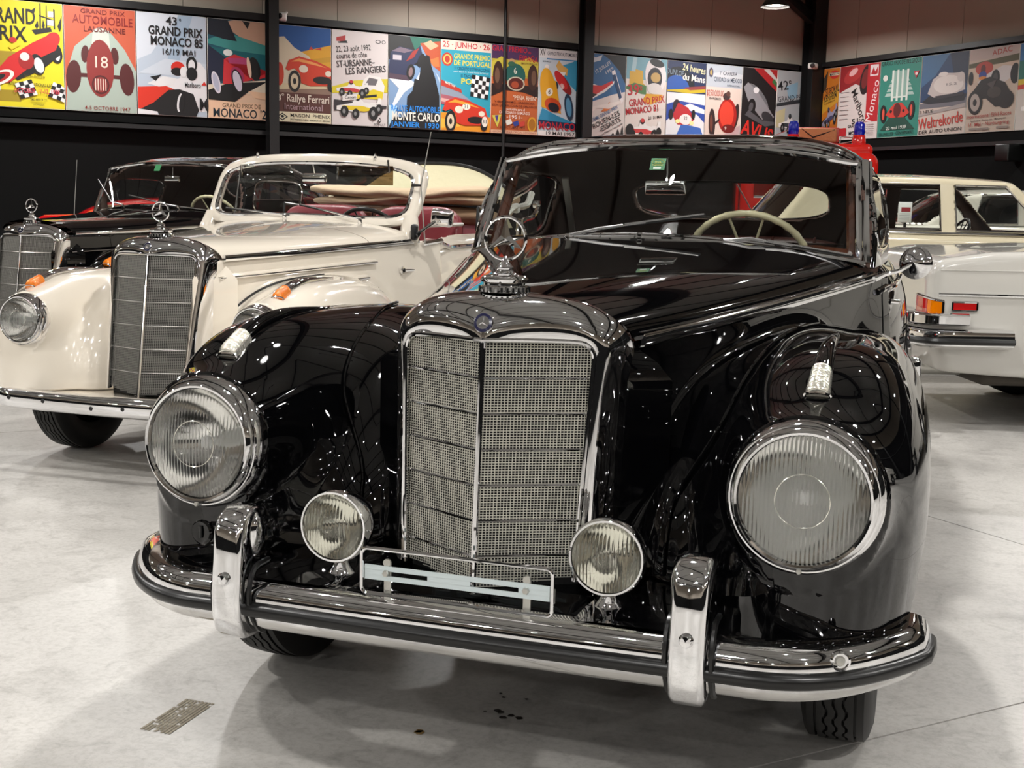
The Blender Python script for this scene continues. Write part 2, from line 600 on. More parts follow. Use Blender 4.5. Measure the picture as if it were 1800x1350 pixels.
# columns standing in front of the back wall, corner column, side-wall columns
for s_, wd in ((3.47, 0.12), (7.94, 0.15), (-1.0, 0.13), (-5.5, 0.13), (-10.0, 0.13)):
    struct(ibeam('pillar', RM(s_, 0.175, 0), RM(s_, 0.175, CEIL), 0.18, wd, NV))
struct(ibeam('pillar', RM(11.98, 0.22, 0), RM(11.98, 0.22, CEIL), 0.26, 0.24, NV))
struct(G().box(RM(12.03, 0.04, CEIL / 2), (0.16, 0.06, CEIL), WALL_AZ).build('trim_1', black_steel, smooth=False))
struct(G().tube([RM(6.71, 0.10, 0), RM(6.71, 0.10, CEIL)], 0.021, 10).build('trim_2', black_steel))
for m_ in (6.2, 12.4, 18.6):
    struct(ibeam('pillar', RM(S_R - 0.12, m_, 0), RM(S_R - 0.12, m_, CEIL), 0.2, 0.2, TV))
# rafters along n over every column, purlins along t, and the sloping corner brace
for s_ in (11.98, 7.94, 3.47, -1.0, -5.5, -10.0):
    struct(ibeam('ceiling_beam', RM(s_, 0.15, CEIL - 0.2), RM(s_, M_F - 0.15, CEIL - 0.2), 0.36, 0.2, (0, 0, 1)))
for k in range(14):
    m_ = 1.0 + 1.7 * k
    struct(G().bar(RM(S_L + .1, m_, CEIL - 0.04), RM(S_R - .1, m_, CEIL - 0.04), 0.06, 0.09).build('ceiling_beam', black_steel, smooth=False))
struct(ibeam('ceiling_beam', RM(11.9, 0.2, 4.2), RM(8.9, 0.2, 5.9), 0.16, 0.12, (0, 0, 1)))
# rails: dark backing band behind the posters with square rails under and over them
struct(G().box(RM((S_L + S_R) / 2, 0.012, 2.82), (S_R - S_L, 0.02, 1.38), WALL_AZ).build('trim_3', wall_black, smooth=False))
rail = mat('rail_steel', '#1b1b1c', 0.35, spec=0.6)
struct(G().bar(RM(S_L + .1, 0.06, 2.085), RM(S_R - .3, 0.06, 2.085), 0.09, 0.05).build('trim_4', rail, smooth=False))
struct(G().bar(RM(S_L + .1, 0.05, 3.475), RM(S_R - .3, 0.05, 3.475), 0.07, 0.08).build('trim_5', black_steel, smooth=False))
struct(G().box(RM(S_R - 0.012, M_F / 2, 2.85), (0.02, M_F - .6, 1.32), WALL_AZ).build('trim_6', wall_black, smooth=False))
struct(G().bar(RM(S_R - 0.06, 0.35, 2.20), RM(S_R - 0.06, M_F - .3, 2.20), 0.09, 0.05).build('trim_7', rail, smooth=False))
struct(G().bar(RM(S_R - 0.05, 0.35, 3.50), RM(S_R - 0.05, M_F - .3, 3.50), 0.07, 0.07).build('trim_8', black_steel, smooth=False))

# pendant lamps: bell shade, glowing disc, cord, ceiling rose
lamp_emit = mat('lamp_glow', '#ffffff', 0.5, emit=LAMP_COL, estr=LAMP)
shade_m = mat('lamp_shade_grey', '#2b2a28', 0.4)
shade_in = mat('lamp_shade_inner', '#d8d4cc', 0.5)
def pendant():
    t = thing('pendant_lamp', 'grey bell pendant lamp with a glowing white disc hung from the ceiling', 'lamp', group='pendant lamps under the ceiling')
    G().lathe([(0.035, 0.26), (0.045, 0.18), (0.07, 0.14), (0.15, 0.07), (0.2, 0.0), (0.196, 0.0), (0.146, 0.062), (0.06, 0.13)], seg=20).build('lamp_shade', shade_m, t)
    G().lathe([(0.0, 0.030), (0.112, 0.030)], seg=16).build('bulb_disc', lamp_emit, t)
    G().tube([(0, 0, 0.24), (0, 0, CEIL - 4.06)], 0.008, 6).build('cord', black_plastic, t)
    G().lathe([(0, CEIL - 4.06), (0.05, CEIL - 4.06), (0.05, CEIL - 4.09), (0, CEIL - 4.1)], seg=12).build('ceiling_rose', black_plastic, t)
    return t
p0 = pendant()
first = True
for a in range(6):
    for b in range(5):
        o = p0 if first else copy_tree(p0)
        first = False
        o['label'] = 'grey bell pendant lamp with glowing white disc beside the corner column' if o is p0 else 'grey bell pendant lamp hung from the ceiling away from the corner column'
        o.location = RM(10.2 - 4.5 * a, 1.42 + 5.1 * b, 4.05)

# small can spots between the pendants, high under the purlins
spot_glow = mat('spot_glow', '#ffffff', 0.5, emit=LAMP_COL, estr=LAMP * 1.3)
def can_spot():
    t = thing('ceiling_spot', 'small black can spotlight with a bright round face under the ceiling', 'lamp', group='can spots under the ceiling')
    G().lathe([(0, .16), (.05, .16), (.055, .14), (.055, 0), (.050, 0), (.046, .04)], seg=14).build('can', black_plastic, t)
    G().lathe([(0, .02), (.036, .02)], seg=10).build('spot_face', spot_glow, t)
    G().tube([(0, 0, .15), (0, 0, CEIL - 5.2)], .01, 6).build('stem', black_plastic, t)
    return t
c0 = can_spot(); first = True
for a in range(7):
    for b in range(6):
        o = c0 if first else copy_tree(c0)
        first = False
        o.location = RM(8.0 - 3.3 * a, 3.9 + 3.5 * b, 5.2)
# ================================================================ 1950s cars: shared builders
def star_mesh(g, c, R, ex, ey, en, thick, rin=0.2):
    """three-pointed star with a ridge along each arm"""
    c, ex, ey, en = [Vector(q) for q in (c, ex, ey, en)]
    ring = []
    for k in range(6):
        a = PI / 2 + k * PI / 3
        r = R if k % 2 == 0 else R * rin
        ring.append(c + ex * (r * math.cos(a)) + ey * (r * math.sin(a)))
    v = ring + [c + en * thick, c - en * thick]
    f = []
    for k in range(6):
        f.append((k, (k + 1) % 6, 6)); f.append(((k + 1) % 6, k, 7))
    g.add(v, f)
    return g

def ornament(parent, y, z0, r=0.045, s=1.0):
    """upright ring with the three-pointed star, on a knurled filler cap"""
    base = G().lathe([(0, 0.0), (0.050, 0.0), (0.054, 0.006), (0.050, 0.013), (0.044, 0.015), (0.044, 0.019), (0.050, 0.022), (0.052, 0.028), (0.046, 0.034), (0.030, 0.037),
                      (0.022, 0.040), (0.016, 0.048), (0.019, 0.052), (0.014, 0.058), (0.008, 0.064), (0.0045, 0.074), (0.0, 0.076)], (0, y, z0), (0, 0, 1), 32)
    for k in range(28):
        a = 2 * PI * k / 28
        base.box((0.0525 * math.cos(a), y + 0.0525 * math.sin(a), z0 + 0.0065), (0.006, 0.005, 0.010), a)
    o = base.build('hood_ornament', chrome, parent)
    c = (0, y, z0 + 0.064 + r + 0.004)
    G().tube([(r * math.cos(a), y, c[2] + r * math.sin(a)) for a in np.linspace(0, 2 * PI, 40, endpoint=False)], 0.0038, 8, closed=True).build('ornament_ring', chrome, o)
    star_mesh(G(), c, r, (1, 0, 0), (0, 0, 1), (0, 1, 0), 0.007, 0.27).build('ornament_star', chrome, o, smooth=False)
    return o

def badge(parent, y, z, ny=-0.93, nz=0.36, r=0.021):
    n = Vector((0, ny, nz)).normalized()
    up = Vector((1, 0, 0)).cross(n) * -1
    if up.z < 0: up = -up
    o = G().lathe([(0, 0.006), (r * 0.66, 0.006), (r * 0.7, 0.004), (r * 0.94, 0.004), (r, 0.002), (r, -0.006)], (0, y, z), n, 28).build('badge', chrome, parent)
    G().lathe([(r * 0.66, 0.0062), (r * 0.92, 0.0052)], (0, y, z), n, 28).build('badge_ring', enamel_blue, o)
    star_mesh(G(), Vector((0, y, z)) + n * 0.0062, r * 0.62, (1, 0, 0), up, n, 0.0035, 0.2).build('badge_star', chrome, o, smooth=False)
    return o

def headlight(parent, c, r, tilt=0.06, flute=0.0016, nfl=30, deep=0.10):
    """chrome double-step rim, fluted lens, reflector bowl"""
    ax = Vector((0, -1, tilt)).normalized()
    e1 = Vector((1, 0, 0)); e2 = e1.cross(ax) * -1
    if e2.z < 0: e2 = -e2
    c = Vector(c)
    rl = r * 0.80
    rim = G().lathe([(r * 1.0, -deep), (r * 1.0, -0.035), (r * 0.995, -0.020), (r * 0.965, -0.004), (r * 0.93, 0.004), (r * 0.915, 0.004), (r * 0.91, 0.007), (r * 0.885, 0.016),
                     (r * 0.845, 0.022), (r * 0.815, 0.021), (r * 0.80, 0.014), (r * 0.80, 0.0)], c, ax, 56).build('headlight', chrome, parent)
    G().lathe([(0.0, 0.003), (0.0045, 0.003), (0.006, -0.001)], c + ax * 0.012 - e2 * (r * 0.905), ax, 10).build('screw', steel, rim)
    # lens: one fluted domed surface
    rows, g = [], G()
    nu, nv = nfl * 8, 16
    P = []
    for i in range(nu + 1):
        u = -1 + 2 * i / nu
        P.append([])
        for k in range(nv + 1):
            v = -1 + 2 * k / nv
            x, z = rl * u, rl * math.sqrt(max(0, 1 - u * u)) * v
            q = min(1, math.hypot(x, z) / rl)
            h = 0.012 + 0.016 * (1 - q * q)
            h += flute * (1.0 if q < .42 else .7) * (0.5 + 0.5 * math.cos(PI * u * nfl)) * min(1, (1 - q) * 14)
            P[-1].append(c + ax * h + e1 * x + e2 * z)
    g.grid(P)
    g.build('lens', headlens, rim, angle=0, face=ax)
    G().tube([c + ax * 0.0285 + e1 * (rl * .42 * math.cos(t)) + e2 * (rl * .42 * math.sin(t)) for t in np.linspace(0, 2 * PI, 40, endpoint=False)], 0.0009, 5, closed=True).build('lens_ring', clear_lens, rim)
    G().lathe([(0.0, -0.085), (0.02, -0.083), (rl * 0.4, -0.072), (rl * 0.7, -0.046), (rl * 0.9, -0.016), (rl, 0.004)], c, ax, 40).build('reflector', reflector, rim)
    G().lathe([(0.0, -0.02), (0.012, -0.024), (0.015, -0.036), (0.010, -0.05), (0.009, -0.085)], c, ax, 14).build('bulb', white_plastic, rim)
    return rim

def fog_lamp(parent, c, r, zf):
    c = Vector(c); ax = Vector((0, -1, 0.03)).normalized()
    e1 = Vector((1, 0, 0)); e2 = Vector((0, 0.03, 1))
    o = G().lathe([(0, -0.105), (0.02, -0.103), (r * 0.55, -0.09), (r * 0.85, -0.06), (r * 0.97, -0.03), (r * 0.98, -0.012), (r * 1.02, -0.010), (r * 1.03, 0.004), (r * 0.98, 0.012), (r * 0.93, 0.012), (r * 0.92, 0.004)], c, ax, 40).build('fog_lamp', chrome, parent)
    rl = r * 0.92
    P = []
    nu, nv = 144, 14
    for i in range(nu + 1):
        u = -1 + 2 * i / nu; P.append([])
        for k in range(nv + 1):
            v = -1 + 2 * k / nv
            x, z = rl * u, rl * math.sqrt(max(0, 1 - u * u)) * v
            q = min(1, math.hypot(x, z) / rl)
            h = 0.006 + 0.010 * (1 - q * q) + 0.0016 * abs(math.sin(PI * u * 9)) * min(1, (1 - q) * 9)
            P[-1].append(c + ax * h + e1 * x + e2 * z)
    G().grid(P).build('lens', foglens, o, angle=0, face=ax)
    G().lathe([(0.0, -0.06), (rl * 0.5, -0.045), (rl * 0.8, -0.022), (rl, 0.002)], c, ax, 30).build('reflector', reflector, o)
    G().lathe([(0.013, 0.004), (0.015, -0.010), (0.021, -0.022), (0.030, zf - c.z + r * 0.95 + .006), (0.032, zf - c.z + r * 0.95), (0, zf - c.z + r * 0.95)], c + Vector((0, 0.03, -r * 0.95)), (0, 0, 1), 20, sx=1.0).build('lamp_foot', chrome, o)
    return o

def grille(parent, y0, dv, half, zb, zt, pitch, m, cross=5, wx=0.0015, round_=0.03):
    """V-shaped radiator grille: woven lattice, crossbars, centre bar. y0(z)+dv*|x|/half"""
    def hw(z):
        q = half * (0.90 + 0.10 * (z - zb) / (zt - zb))
        if z > zt - round_:
            q -= round_ * (1 - math.sqrt(max(0, 1 - ((z - zt + round_) / round_) ** 2)))
        return q
    def P(x, z, o=0.0):
        return Vector((x, y0(z) + dv * abs(x) / half + o, z))
    root = G()
    zbx = lambda x: zb + 0.03 * abs(x) / half
    # dark radiator core set back behind the lattice
    for s in (-1, 1):
        root.add([P(0, zb, .03), P(s * half * .9, zb, .03), P(s * half, zt, .03), P(0, zt, .03)], [(0, 1, 2, 3)])
    gr = root.build('grille', radiator_black, parent, smooth=False)
    lat = G()
    n = int(half / pitch)
    for s in (-1, 1):
        for i in range(1, n + 1):
            x = i * pitch
            if x > half - 0.004: break
            # height limited by side edge and corner
            lo, hi = zbx(x), zt
            zz = np.linspace(zb, zt, 60)
            ok = [z for z in zz if hw(z) >= x and z >= zbx(x)]
            if len(ok) < 2: continue
            lo, hi = ok[0], ok[-1]
            lat.bar(P(s * x, lo), P(s * x, hi), wx, 0.002, (0, -1, 0))
    m_ = int((zt - zb) / (pitch * 0.88))
    for j in range(m_):
        z = zb + 0.004 + j * (zt - zb - 0.006) / m_
        for s in (-1, 1):
            xm = hw(z)
            x0 = 0.0
            if z < zb + 0.03:
                xm = min(xm, half * (z - zb) / 0.03)
            lat.bar(P(0.004 * s, z, .0012), P(s * xm, z, .0012), 0.0022, wx, (0, 0, 1))
    stuff(lat.build('grille_lattice', m, gr, smooth=False))
    for j in range(cross):
        z = zb + (zt - zb) * (j + 1) / (cross + 1)
        xm = hw(z)
        G().tube([P(-xm, z, -.003), P(0, z, -.003), P(xm, z, -.003)], 0.0028, 6).build('crossbar', m if m is grille_dark else chrome, gr)
    G().tube([P(0, zb - .004, -.004), P(0, zt, -.004)], 0.0062, 8).build('centre_bar', chrome if m is not grille_dark else worn_chrome, gr)
    return gr, hw, P

def radiator_shell(parent, hw, P, zb, zt, out_half, top, y_side, y_top, m):
    """domed chrome surround: inner opening edge -> rounded face -> hood line"""
    n = 90
    inner, outer = [], []
    # arch parameter: up the left side, over the top, down the right
    zi = list(np.linspace(zb + 0.02, zt - 0.032, 22))
    L = [(-hw(z), z) for z in zi]
    ca = [(-(hw(zt - .032) - .032 * (1 - math.cos(a))), zt - .032 + .032 * math.sin(a)) for a in np.linspace(0.2, PI / 2, 7)]
    xs = np.linspace(ca[-1][0], 0, 12)[1:]
    T = [(x, zt + 0.004 * (1 - (x / hw(zt - .04)) ** 2)) for x in xs]
    half = L + ca + T
    inner = half + [(-x, z) for x, z in half[::-1][1:]]
    m_ = len(half)
    nl = len(L)
    ho = []
    for i, (x, z) in enumerate(half):
        if i < nl:
            q = i / (nl - 1)
            ho.append((-out_half * (0.955 + 0.045 * q), z, y_side))
        else:
            q = (i - nl + 1) / (m_ - nl)
            a = q * PI / 2
            zs = half[nl - 1][1]
            e = 2.0 / 2.5
            ho.append((-out_half * abs(math.cos(a)) ** e, zs + (top - zs) * abs(math.sin(a)) ** e, y_side + (y_top - y_side) * math.sin(a) ** 1.5))
    ho[-1] = (0.0, top, y_top)
    outer = ho + [(-x, z, y) for x, z, y in ho[::-1][1:]]
    rows = []
    K = 12
    for k in range(K + 1):
        s = k / K
        lat, dep = 1 - (1 - s) ** 1.9, s ** 1.7
        row = []
        for (xi, zi_), (xo, zo, yo) in zip(inner, outer):
            p = P(xi, zi_, -0.012)
            row.append((xi + (xo - xi) * lat, p.y + (yo - p.y) * dep, zi_ + (zo - zi_) * lat))
        rows.append(row)
    # return lip into the opening
    lip = [tuple(P(x, z, 0.012)) for x, z in inner]
    lip2 = [tuple(Vector(p) + Vector((0, 0, 0))) for p in rows[0]]
    g = G().grid([lip, lip2]).grid(rows)
    sh = g.build('radiator_shell', m, parent, angle=60)
    G().tube([P(x, z, -0.013) for x, z in inner], 0.0052, 8).build('shell_bead', m, sh)
    return sh, outer

def car_hood(parent, m, w, zt, zc, y0, y1, name='hood'):
    """domed bonnet: w, zt, zc are functions of y; y0/y1 functions of u in -1..1"""
    rows = []
    nu, nv = 61, 50
    for j in range(nv + 1):
        v = j / nv
        row = []
        for i in range(nu):
            u = -1 + 2 * i / (nu - 1)
            y = y0(u) + v * (y1(u) - y0(u))
            a = u * PI / 2
            s, c = math.sin(a), math.cos(a)
            e1 = 2 / 2.3
            row.append((w(y) * math.copysign(abs(s) ** e1, s), y, zt(y) + (zc(y) - zt(y)) * max(c, 0) ** e1))
        rows.append(row)
    g = G().grid(rows)
    return g.build(name, m, parent, angle=0)

def wheel(parent, c, R, wd, hub_m=chrome, tread=True):
    """tyre with tread grooves, steel disc, hub cap"""
    c = Vector(c)
    pr = [(R * .62, -wd * .36), (R * .72, -wd * .5), (R * .86, -wd * .52), (R * .955, -wd * .46)]
    if tread:
        k = 6
        for i in range(k):
            a = -wd * .42 + wd * .84 * i / k
            b = -wd * .42 + wd * .84 * (i + 1) / k
            pr += [(R * (.985 + .015 * (1 - abs(2 * (i + .5) / k - 1) ** 2)), a + .003), (R * (.985 + .015 * (1 - abs(2 * (i + .5) / k - 1) ** 2)), b - .003), (R * .965, b - .0028), (R * .965, b + .0028)][:(4 if i < k - 1 else 2)]
    else:
        pr += [(R, -wd * .3), (R, wd * .3)]
    pr += [(R * .955, wd * .46), (R * .86, wd * .52), (R * .72, wd * .5), (R * .62, wd * .36)]
    seg = 120 if tread else 48
    rows = []
    for r_, h_ in pr:
        row = []
        for k in range(seg):
            a = 2 * PI * k / seg
            z_ = (.0035 if k % 4 in (0, 3) else -.0035) if (tread and abs(h_) < wd * .2 and r_ > R * .95) else 0
            row.append((c.x + h_ + z_, c.y + r_ * math.cos(a), c.z + r_ * math.sin(a)))
        rows.append(row)
    t = G().grid(rows, cv=True).build('wheel', tyre_mat, parent, angle=30)
    sg = 1 if c.x > 0 else -1
    G().lathe([(R * .62, sg * wd * .30), (R * .58, sg * wd * .22), (R * .4, sg * wd * .26), (0, sg * wd * .26)], c, (1, 0, 0), 28).build('wheel_disc', black_paint, t)
    G().lathe([(R * .36, sg * wd * .27), (R * .33, sg * wd * .36), (R * .2, sg * wd * .42), (0, sg * wd * .44)], c, (1, 0, 0), 24).build('hub_cap', hub_m, t)
    return t

def steering_wheel(parent, c, R, m, tilt=0.9, r=0.011):
    """rim with finger grips, three spokes, hub; disc normal leans back towards the driver"""
    c = Vector(c)
    n = Vector((0, math.cos(tilt), math.sin(tilt)))
    e1 = Vector((1, 0, 0)); e2 = Vector((0, -math.sin(tilt), math.cos(tilt)))
    N = 96
    rr = [r * (1 + 0.10 * math.cos(30 * 2 * PI * i / N)) for i in range(N)]
    o = G().tube([c + e1 * (R * math.cos(2 * PI * i / N)) + e2 * (R * math.sin(2 * PI * i / N)) for i in range(N)], rr, 10, closed=True).build('steering_wheel', m, parent)
    for a in (PI / 2 + .3, PI / 2 - .3 + PI, PI / 2 + PI + .3, PI / 2 - .3):
        G().tube([c - n * .02, c + e1 * (R * math.cos(a)) + e2 * (R * math.sin(a))], 0.005, 6).build('spoke', m, o)
    G().lathe([(0, .012), (.03, .01), (.04, 0), (.03, -.03), (.02, -.35)], c - n * .02, n, 18).build('hub', black_plastic, o)
    return o

def wiper(parent, piv, elbow, tip, blade=0.30):
    piv, elbow, tip = Vector(piv), Vector(elbow), Vector(tip)
    o = G().lathe([(0, .016), (.008, .015), (.012, .006), (.013, -.012)], piv, (0, -.5, .85), 14).build('wiper', chrome, parent)
    G().tube([piv + Vector((0, 0, .01)), elbow, tip], [.006, .0055, .004], 7).build('arm', satin_chrome, o)
    d = (tip - elbow).normalized()
    G().bar(tip - d * blade * .5, tip + d * blade * .5, .008, .010).build('blade', black_plastic, o, smooth=False)
    G().bar(tip - d * blade * .48 + Vector((0, -.002, .004)), tip + d * blade * .48 + Vector((0, -.002, .004)), .007, .005).build('blade_spine', satin_chrome, o, smooth=False)
    return o

def seat(parent, x, y, z, wd, m, h=0.55, name='seat', tufts=0):
    """cushion and backrest with a rolled top"""
    o = rbox(name, (x, y, z), (wd, .5, .16), m, parent, .05, 4)
    prof = smooth_path([(y + .20, z + .02), (y + .26, z + h * .5), (y + .31, z + h * .92), (y + .36, z + h), (y + .42, z + h * .95), (y + .42, z + h * .6), (y + .38, z + .02)], 30)
    g = G()
    xs = np.linspace(-.5, .5, 13)
    rows = []
    for q in xs:
        sh = 1 - 0.10 * (abs(q) * 2) ** 6
        rows.append([(x + q * wd, py + (.36 + y - py) * (1 - sh) * .5, z + (pz - z) * sh) for py, pz in prof])
    g.grid(rows)
    k = len(prof)
    g.f.append(tuple(range(k))); g.f.append(tuple(12 * k + i for i in range(k))[::-1])
    g.build('backrest', m, o, angle=50)
    for i in range(tufts):
        q = x - wd / 2 + wd * (i + 1) / (tufts + 1)
        G().tube([(q, py - .004, pz) for py, pz in prof[:16]], .006, 6).build('pleat', m, o)
    return o

def quad_y(pts):
    c = np.polyfit([p[0] for p in pts], [p[1] for p in pts], min(2, len(pts) - 1))
    return lambda y: float(np.polyval(c, y)) if np.isscalar(y) else np.polyval(c, y)

def classic_sdf(K):
    """body of a 1950s car: fenders, catwalk, engine sides, tub, tail; K = dict of sizes"""
    w, zt = K['w'], K['zt']
    def f(x, y, z):
        ax = np.abs(x)
        # front fender dome; straight walls below its centre
        dy = y - K['fy']
        by = np.where(dy < 0, K['fbf'], K['fbr'])
        dz = np.maximum(z - K['fz'], 0) / K['fc']
        tuck = 1 - .10 * np.clip((.66 - z) / .3, 0, 1) ** 2 * (ax > K['fx'])      # outer side tucks in towards the sill
        dx = (ax - K['fx']) / (K['fa'] * tuck)
        q = pw(dx, 2.6) + pw(dz, 3.0)
        fen = ((pw(q, 2.9 / 2.8) + pw(dy / by, 2.9)) ** (1 / 2.9) - 1) * K['fa']
        # inner catwalk between fender and radiator
        dy2 = y - K['cy']
        by2 = np.where(dy2 < 0, K['cbf'], 1.0)
        dz2 = np.maximum(z - K['cz'], 0) / K['cc']
        q2 = pw((ax - K['cx']) / K['ca'], 3.0) + pw(dz2, 2.4)
        cat = ((pw(q2, 2.4 / 2.6) + pw(dy2 / by2, 2.4)) ** (1 / 2.4) - 1) * 0.22
        d = smin(fen, cat, K.get('kc', 0.10))
        # headlight pod faired into the fender
        r = np.sqrt((ax - K['hx']) ** 2 + (z - K['hz'] - 0.06 * (y - K['hy'])) ** 2)
        pod = np.maximum(r - K['hr'] * (1 - 0.15 * np.clip(y - K['hy'] - .1, 0, 1)), np.maximum(K['hy'] + 0.018 - y, y - K['hy'] - 0.6))
        d = smin(d, pod, 0.045)
        d = np.maximum(d, -np.maximum(r - K['hr'] * .84, y - (K['hy'] + .10)))      # lamp bowl
        # engine box under the bonnet
        ye = np.clip(y, 0, 2.2)
        eng = smax(smax(ax - (w(ye) - 0.004), z - (zt(ye) - 0.006), 0.012), np.maximum(K['yeng'] - y, y - 2.0), 0.02)
        d = smin(d, eng, 0.03)
        # tub and doors
        dyb = y - 2.6
        bb = np.where(dyb < 0, K['tbf'], K['tbr'])
        dzb = np.maximum(z - .5, 0) / .64
        qb = pw(ax / K['ta'], 5.0) + pw(dzb, 5.0)
        tub = ((pw(qb, 3.2 / 5.0) + pw(dyb / bb, 3.2)) ** (1 / 3.2) - 1) * .5
        ztail = K['belt'] - 0.16 * np.clip((y - K['ytail']) / 1.3, 0, 2) ** 2
        tub = smax(tub, z - ztail, 0.03)
        d = smin(d, tub, 0.035)
        # rear fender
        dyr = y - K['ry']
        dzr = np.maximum(z - .38, 0) / .45
        qr = pw((ax - .60) / .22, 2.6) + pw(dzr, 2.6)
        rear = ((pw(qr, 2.4 / 2.6) + pw(dyr / .85, 2.4)) ** (1 / 2.4) - 1) * .2
        d = smin(d, rear, 0.05)
        # open underside, wheel wells, cabin
        d = smax(d, K['zcut'] - z, 0.012)
        for wy in (K['wy'], K['ry'] + .03):
            cyl = np.sqrt((y - wy) ** 2 + (z - K['wr']) ** 2) - (K['wr'] + .05)
            d = np.maximum(d, -np.maximum(cyl, K['wx'] - .16 - ax))
        cab = smax(np.maximum(np.maximum(K['cab'][0] - y, y - K['cab'][1]), .42 - z), ax - (K['ta'] - .10), .05)
        cab = np.maximum(cab, -(y - (K['ws0'] + K['ws1'] * (x / .64) ** 2 + .10)))
        d = np.maximum(d, -cab)
        d = np.maximum(d, -np.maximum(np.maximum(ax - .2, K['yeng'] - .3 - y), np.maximum(y - 1.6, z - .40)))
        return d
    return f

def body_parts(root, K, h, m, cabm):
    f = classic_sdf(K)
    P, F, N = surfnet(f, (-0.5 * h, -0.02, K['zcut'] - .03), (0.98, 4.75, 1.16), h)
    P, F, N = mirror_x(P, F, N)
    c = P[F].mean(1); n = N[F].mean(1)
    inner = (c[:, 1] > K['cab'][0]) & (c[:, 1] < K['cab'][1] + .02) & (np.abs(c[:, 0]) < K['ta'] - .06) & (((n[:, 0] * c[:, 0]) < -0.25) | ((c[:, 2] < .5) & (n[:, 2] > .5)) | ((np.abs(n[:, 1]) > .5) & (c[:, 2] > .44)))
    inner &= c[:, 2] < K['belt'] - .015
    frontf = (c[:, 1] < 1.32) & (np.abs(c[:, 0]) > np.interp(c[:, 2], [.3, .65, .83, .90, .95], [.33, .352, .407, .50, .58])) & ~inner
    rearf = (c[:, 1] > K['ry'] - .55) & (np.abs(c[:, 0]) > .62) & (c[:, 2] < .84) & ~inner
    for s in (-1, 1):
        mesh_pfn('front_fender', P, F, N, m, root, frontf & (c[:, 0] * s > 0))
        mesh_pfn('rear_fender', P, F, N, m, root, rearf & (c[:, 0] * s > 0))
    mesh_pfn('body', P, F, N, m, root, ~(frontf | rearf | inner))
    mesh_pfn('cabin_lining', P, F, N, cabm, root, inner)
    return f

def project(f, pts, off=0.0, iters=8):
    P = np.array(pts, float)
    for _ in range(iters):
        g = np.empty_like(P); e = 1e-3
        for d in range(3):
            a = P.copy(); b = P.copy(); a[:, d] += e; b[:, d] -= e
            g[:, d] = (f(a[:, 0], a[:, 1], a[:, 2]) - f(b[:, 0], b[:, 1], b[:, 2])) / (2 * e)
        v = f(P[:, 0], P[:, 1], P[:, 2]) - off
        st = -v[:, None] * g / np.maximum((g * g).sum(1), 1e-2)[:, None]
        l = np.linalg.norm(st, axis=1)[:, None]
        P = P + st * np.minimum(1, .05 / np.maximum(l, 1e-9))
    return [tuple(p) for p in P]

def greenhouse(root, K, h, m, inm):
    """hollow roof shell with windscreen, side and rear openings; returns windscreen surface function"""
    zc0 = K['gz']
    def outer(x, y, z, off=0.0):
        dy = y - K['gy']
        b = np.where(dy < 0, K['gbf'], K['gbr']) - off
        b2 = np.where(dy < 0, K['gbf'] * 1.12, K['gbr'] * 1.04) - off
        hz = (K['gc'] - off) * np.sqrt(np.clip(1 - (dy / b) ** 2, .02, 1))
        hw = (K['ga'] - off) * np.clip(1 - (dy / b2) ** 4, .005, 1) ** .25
        q = pw(np.abs(x) / hw, 4.4) + pw(np.maximum(z - zc0, 0) / hz, 4.4)
        return (pw(q, 1 / 4.4) - 1) * .45
    def yw(x, z):
        q = (z - K['wz0']) / (K['wz1'] - K['wz0'])
        xx = (x / .62) ** 2
        return (1 - q) * (K['ws0'] + K['ws1'] * xx) + q * (K['wt0'] + K['wt1'] * xx)
    def f(x, y, z):
        d = np.maximum(outer(x, y, z), -outer(x, y, z, .030))
        d = smax(d, yw(x, z) - y, .008)
        sw = ((np.abs((y - .45 * (z - K['sz']) - K['sy']) / K['sb']) ** 4 + np.abs((z - K['sz']) / K['sc']) ** 4) ** .25 - 1) * .13
        d = smax(d, -np.maximum(sw, .35 - np.abs(x)), .006)
        rw = ((np.abs(x / K['rb']) ** 3.5 + np.abs((z - K['rz']) / K['rc']) ** 3.5) ** (1 / 3.5) - 1) * .1
        d = smax(d, -np.maximum(rw, K['gy'] + .25 - y), .006)
        # big opening for the windscreen: everything in front of the pillars
        ws = np.maximum(np.abs(x) - (K['wpx'] - .055 * (z - K['wz0']) / .3), np.maximum(K['wz0'] - .03 - z, z - (K['wz1'] + K['wzb'] * (1 - (x / .62) ** 2))))
        d = smax(d, -np.maximum(ws, y - (yw(x, z) + .09)), .006)
        return np.maximum(d, K['belt'] - .03 - z)
    P, F, N = surfnet(f, (-.5 * h, K['ws0'] - .05, K['belt'] - .05), (K['ga'] + .03, K['gy'] + K['gbr'] + .05, zc0 + K['gc'] + .03), h)
    P, F, N = mirror_x(P, F, N)
    c = P[F].mean(1)
    ins = outer(c[:, 0], c[:, 1], c[:, 2]) < -.010
    mesh_pfn('roof', P, F, N, m, root, ~ins)
    mesh_pfn('headliner', P, F, N, inm, root, ins)
    return outer, yw

def ztop(f, x, y, lo=.3, hi=1.2):
    for _ in range(40):
        md = (lo + hi) / 2
        if float(f(np.array([x]), np.array([y]), np.array([md]))[0]) < 0: lo = md
        else: hi = md
    return lo

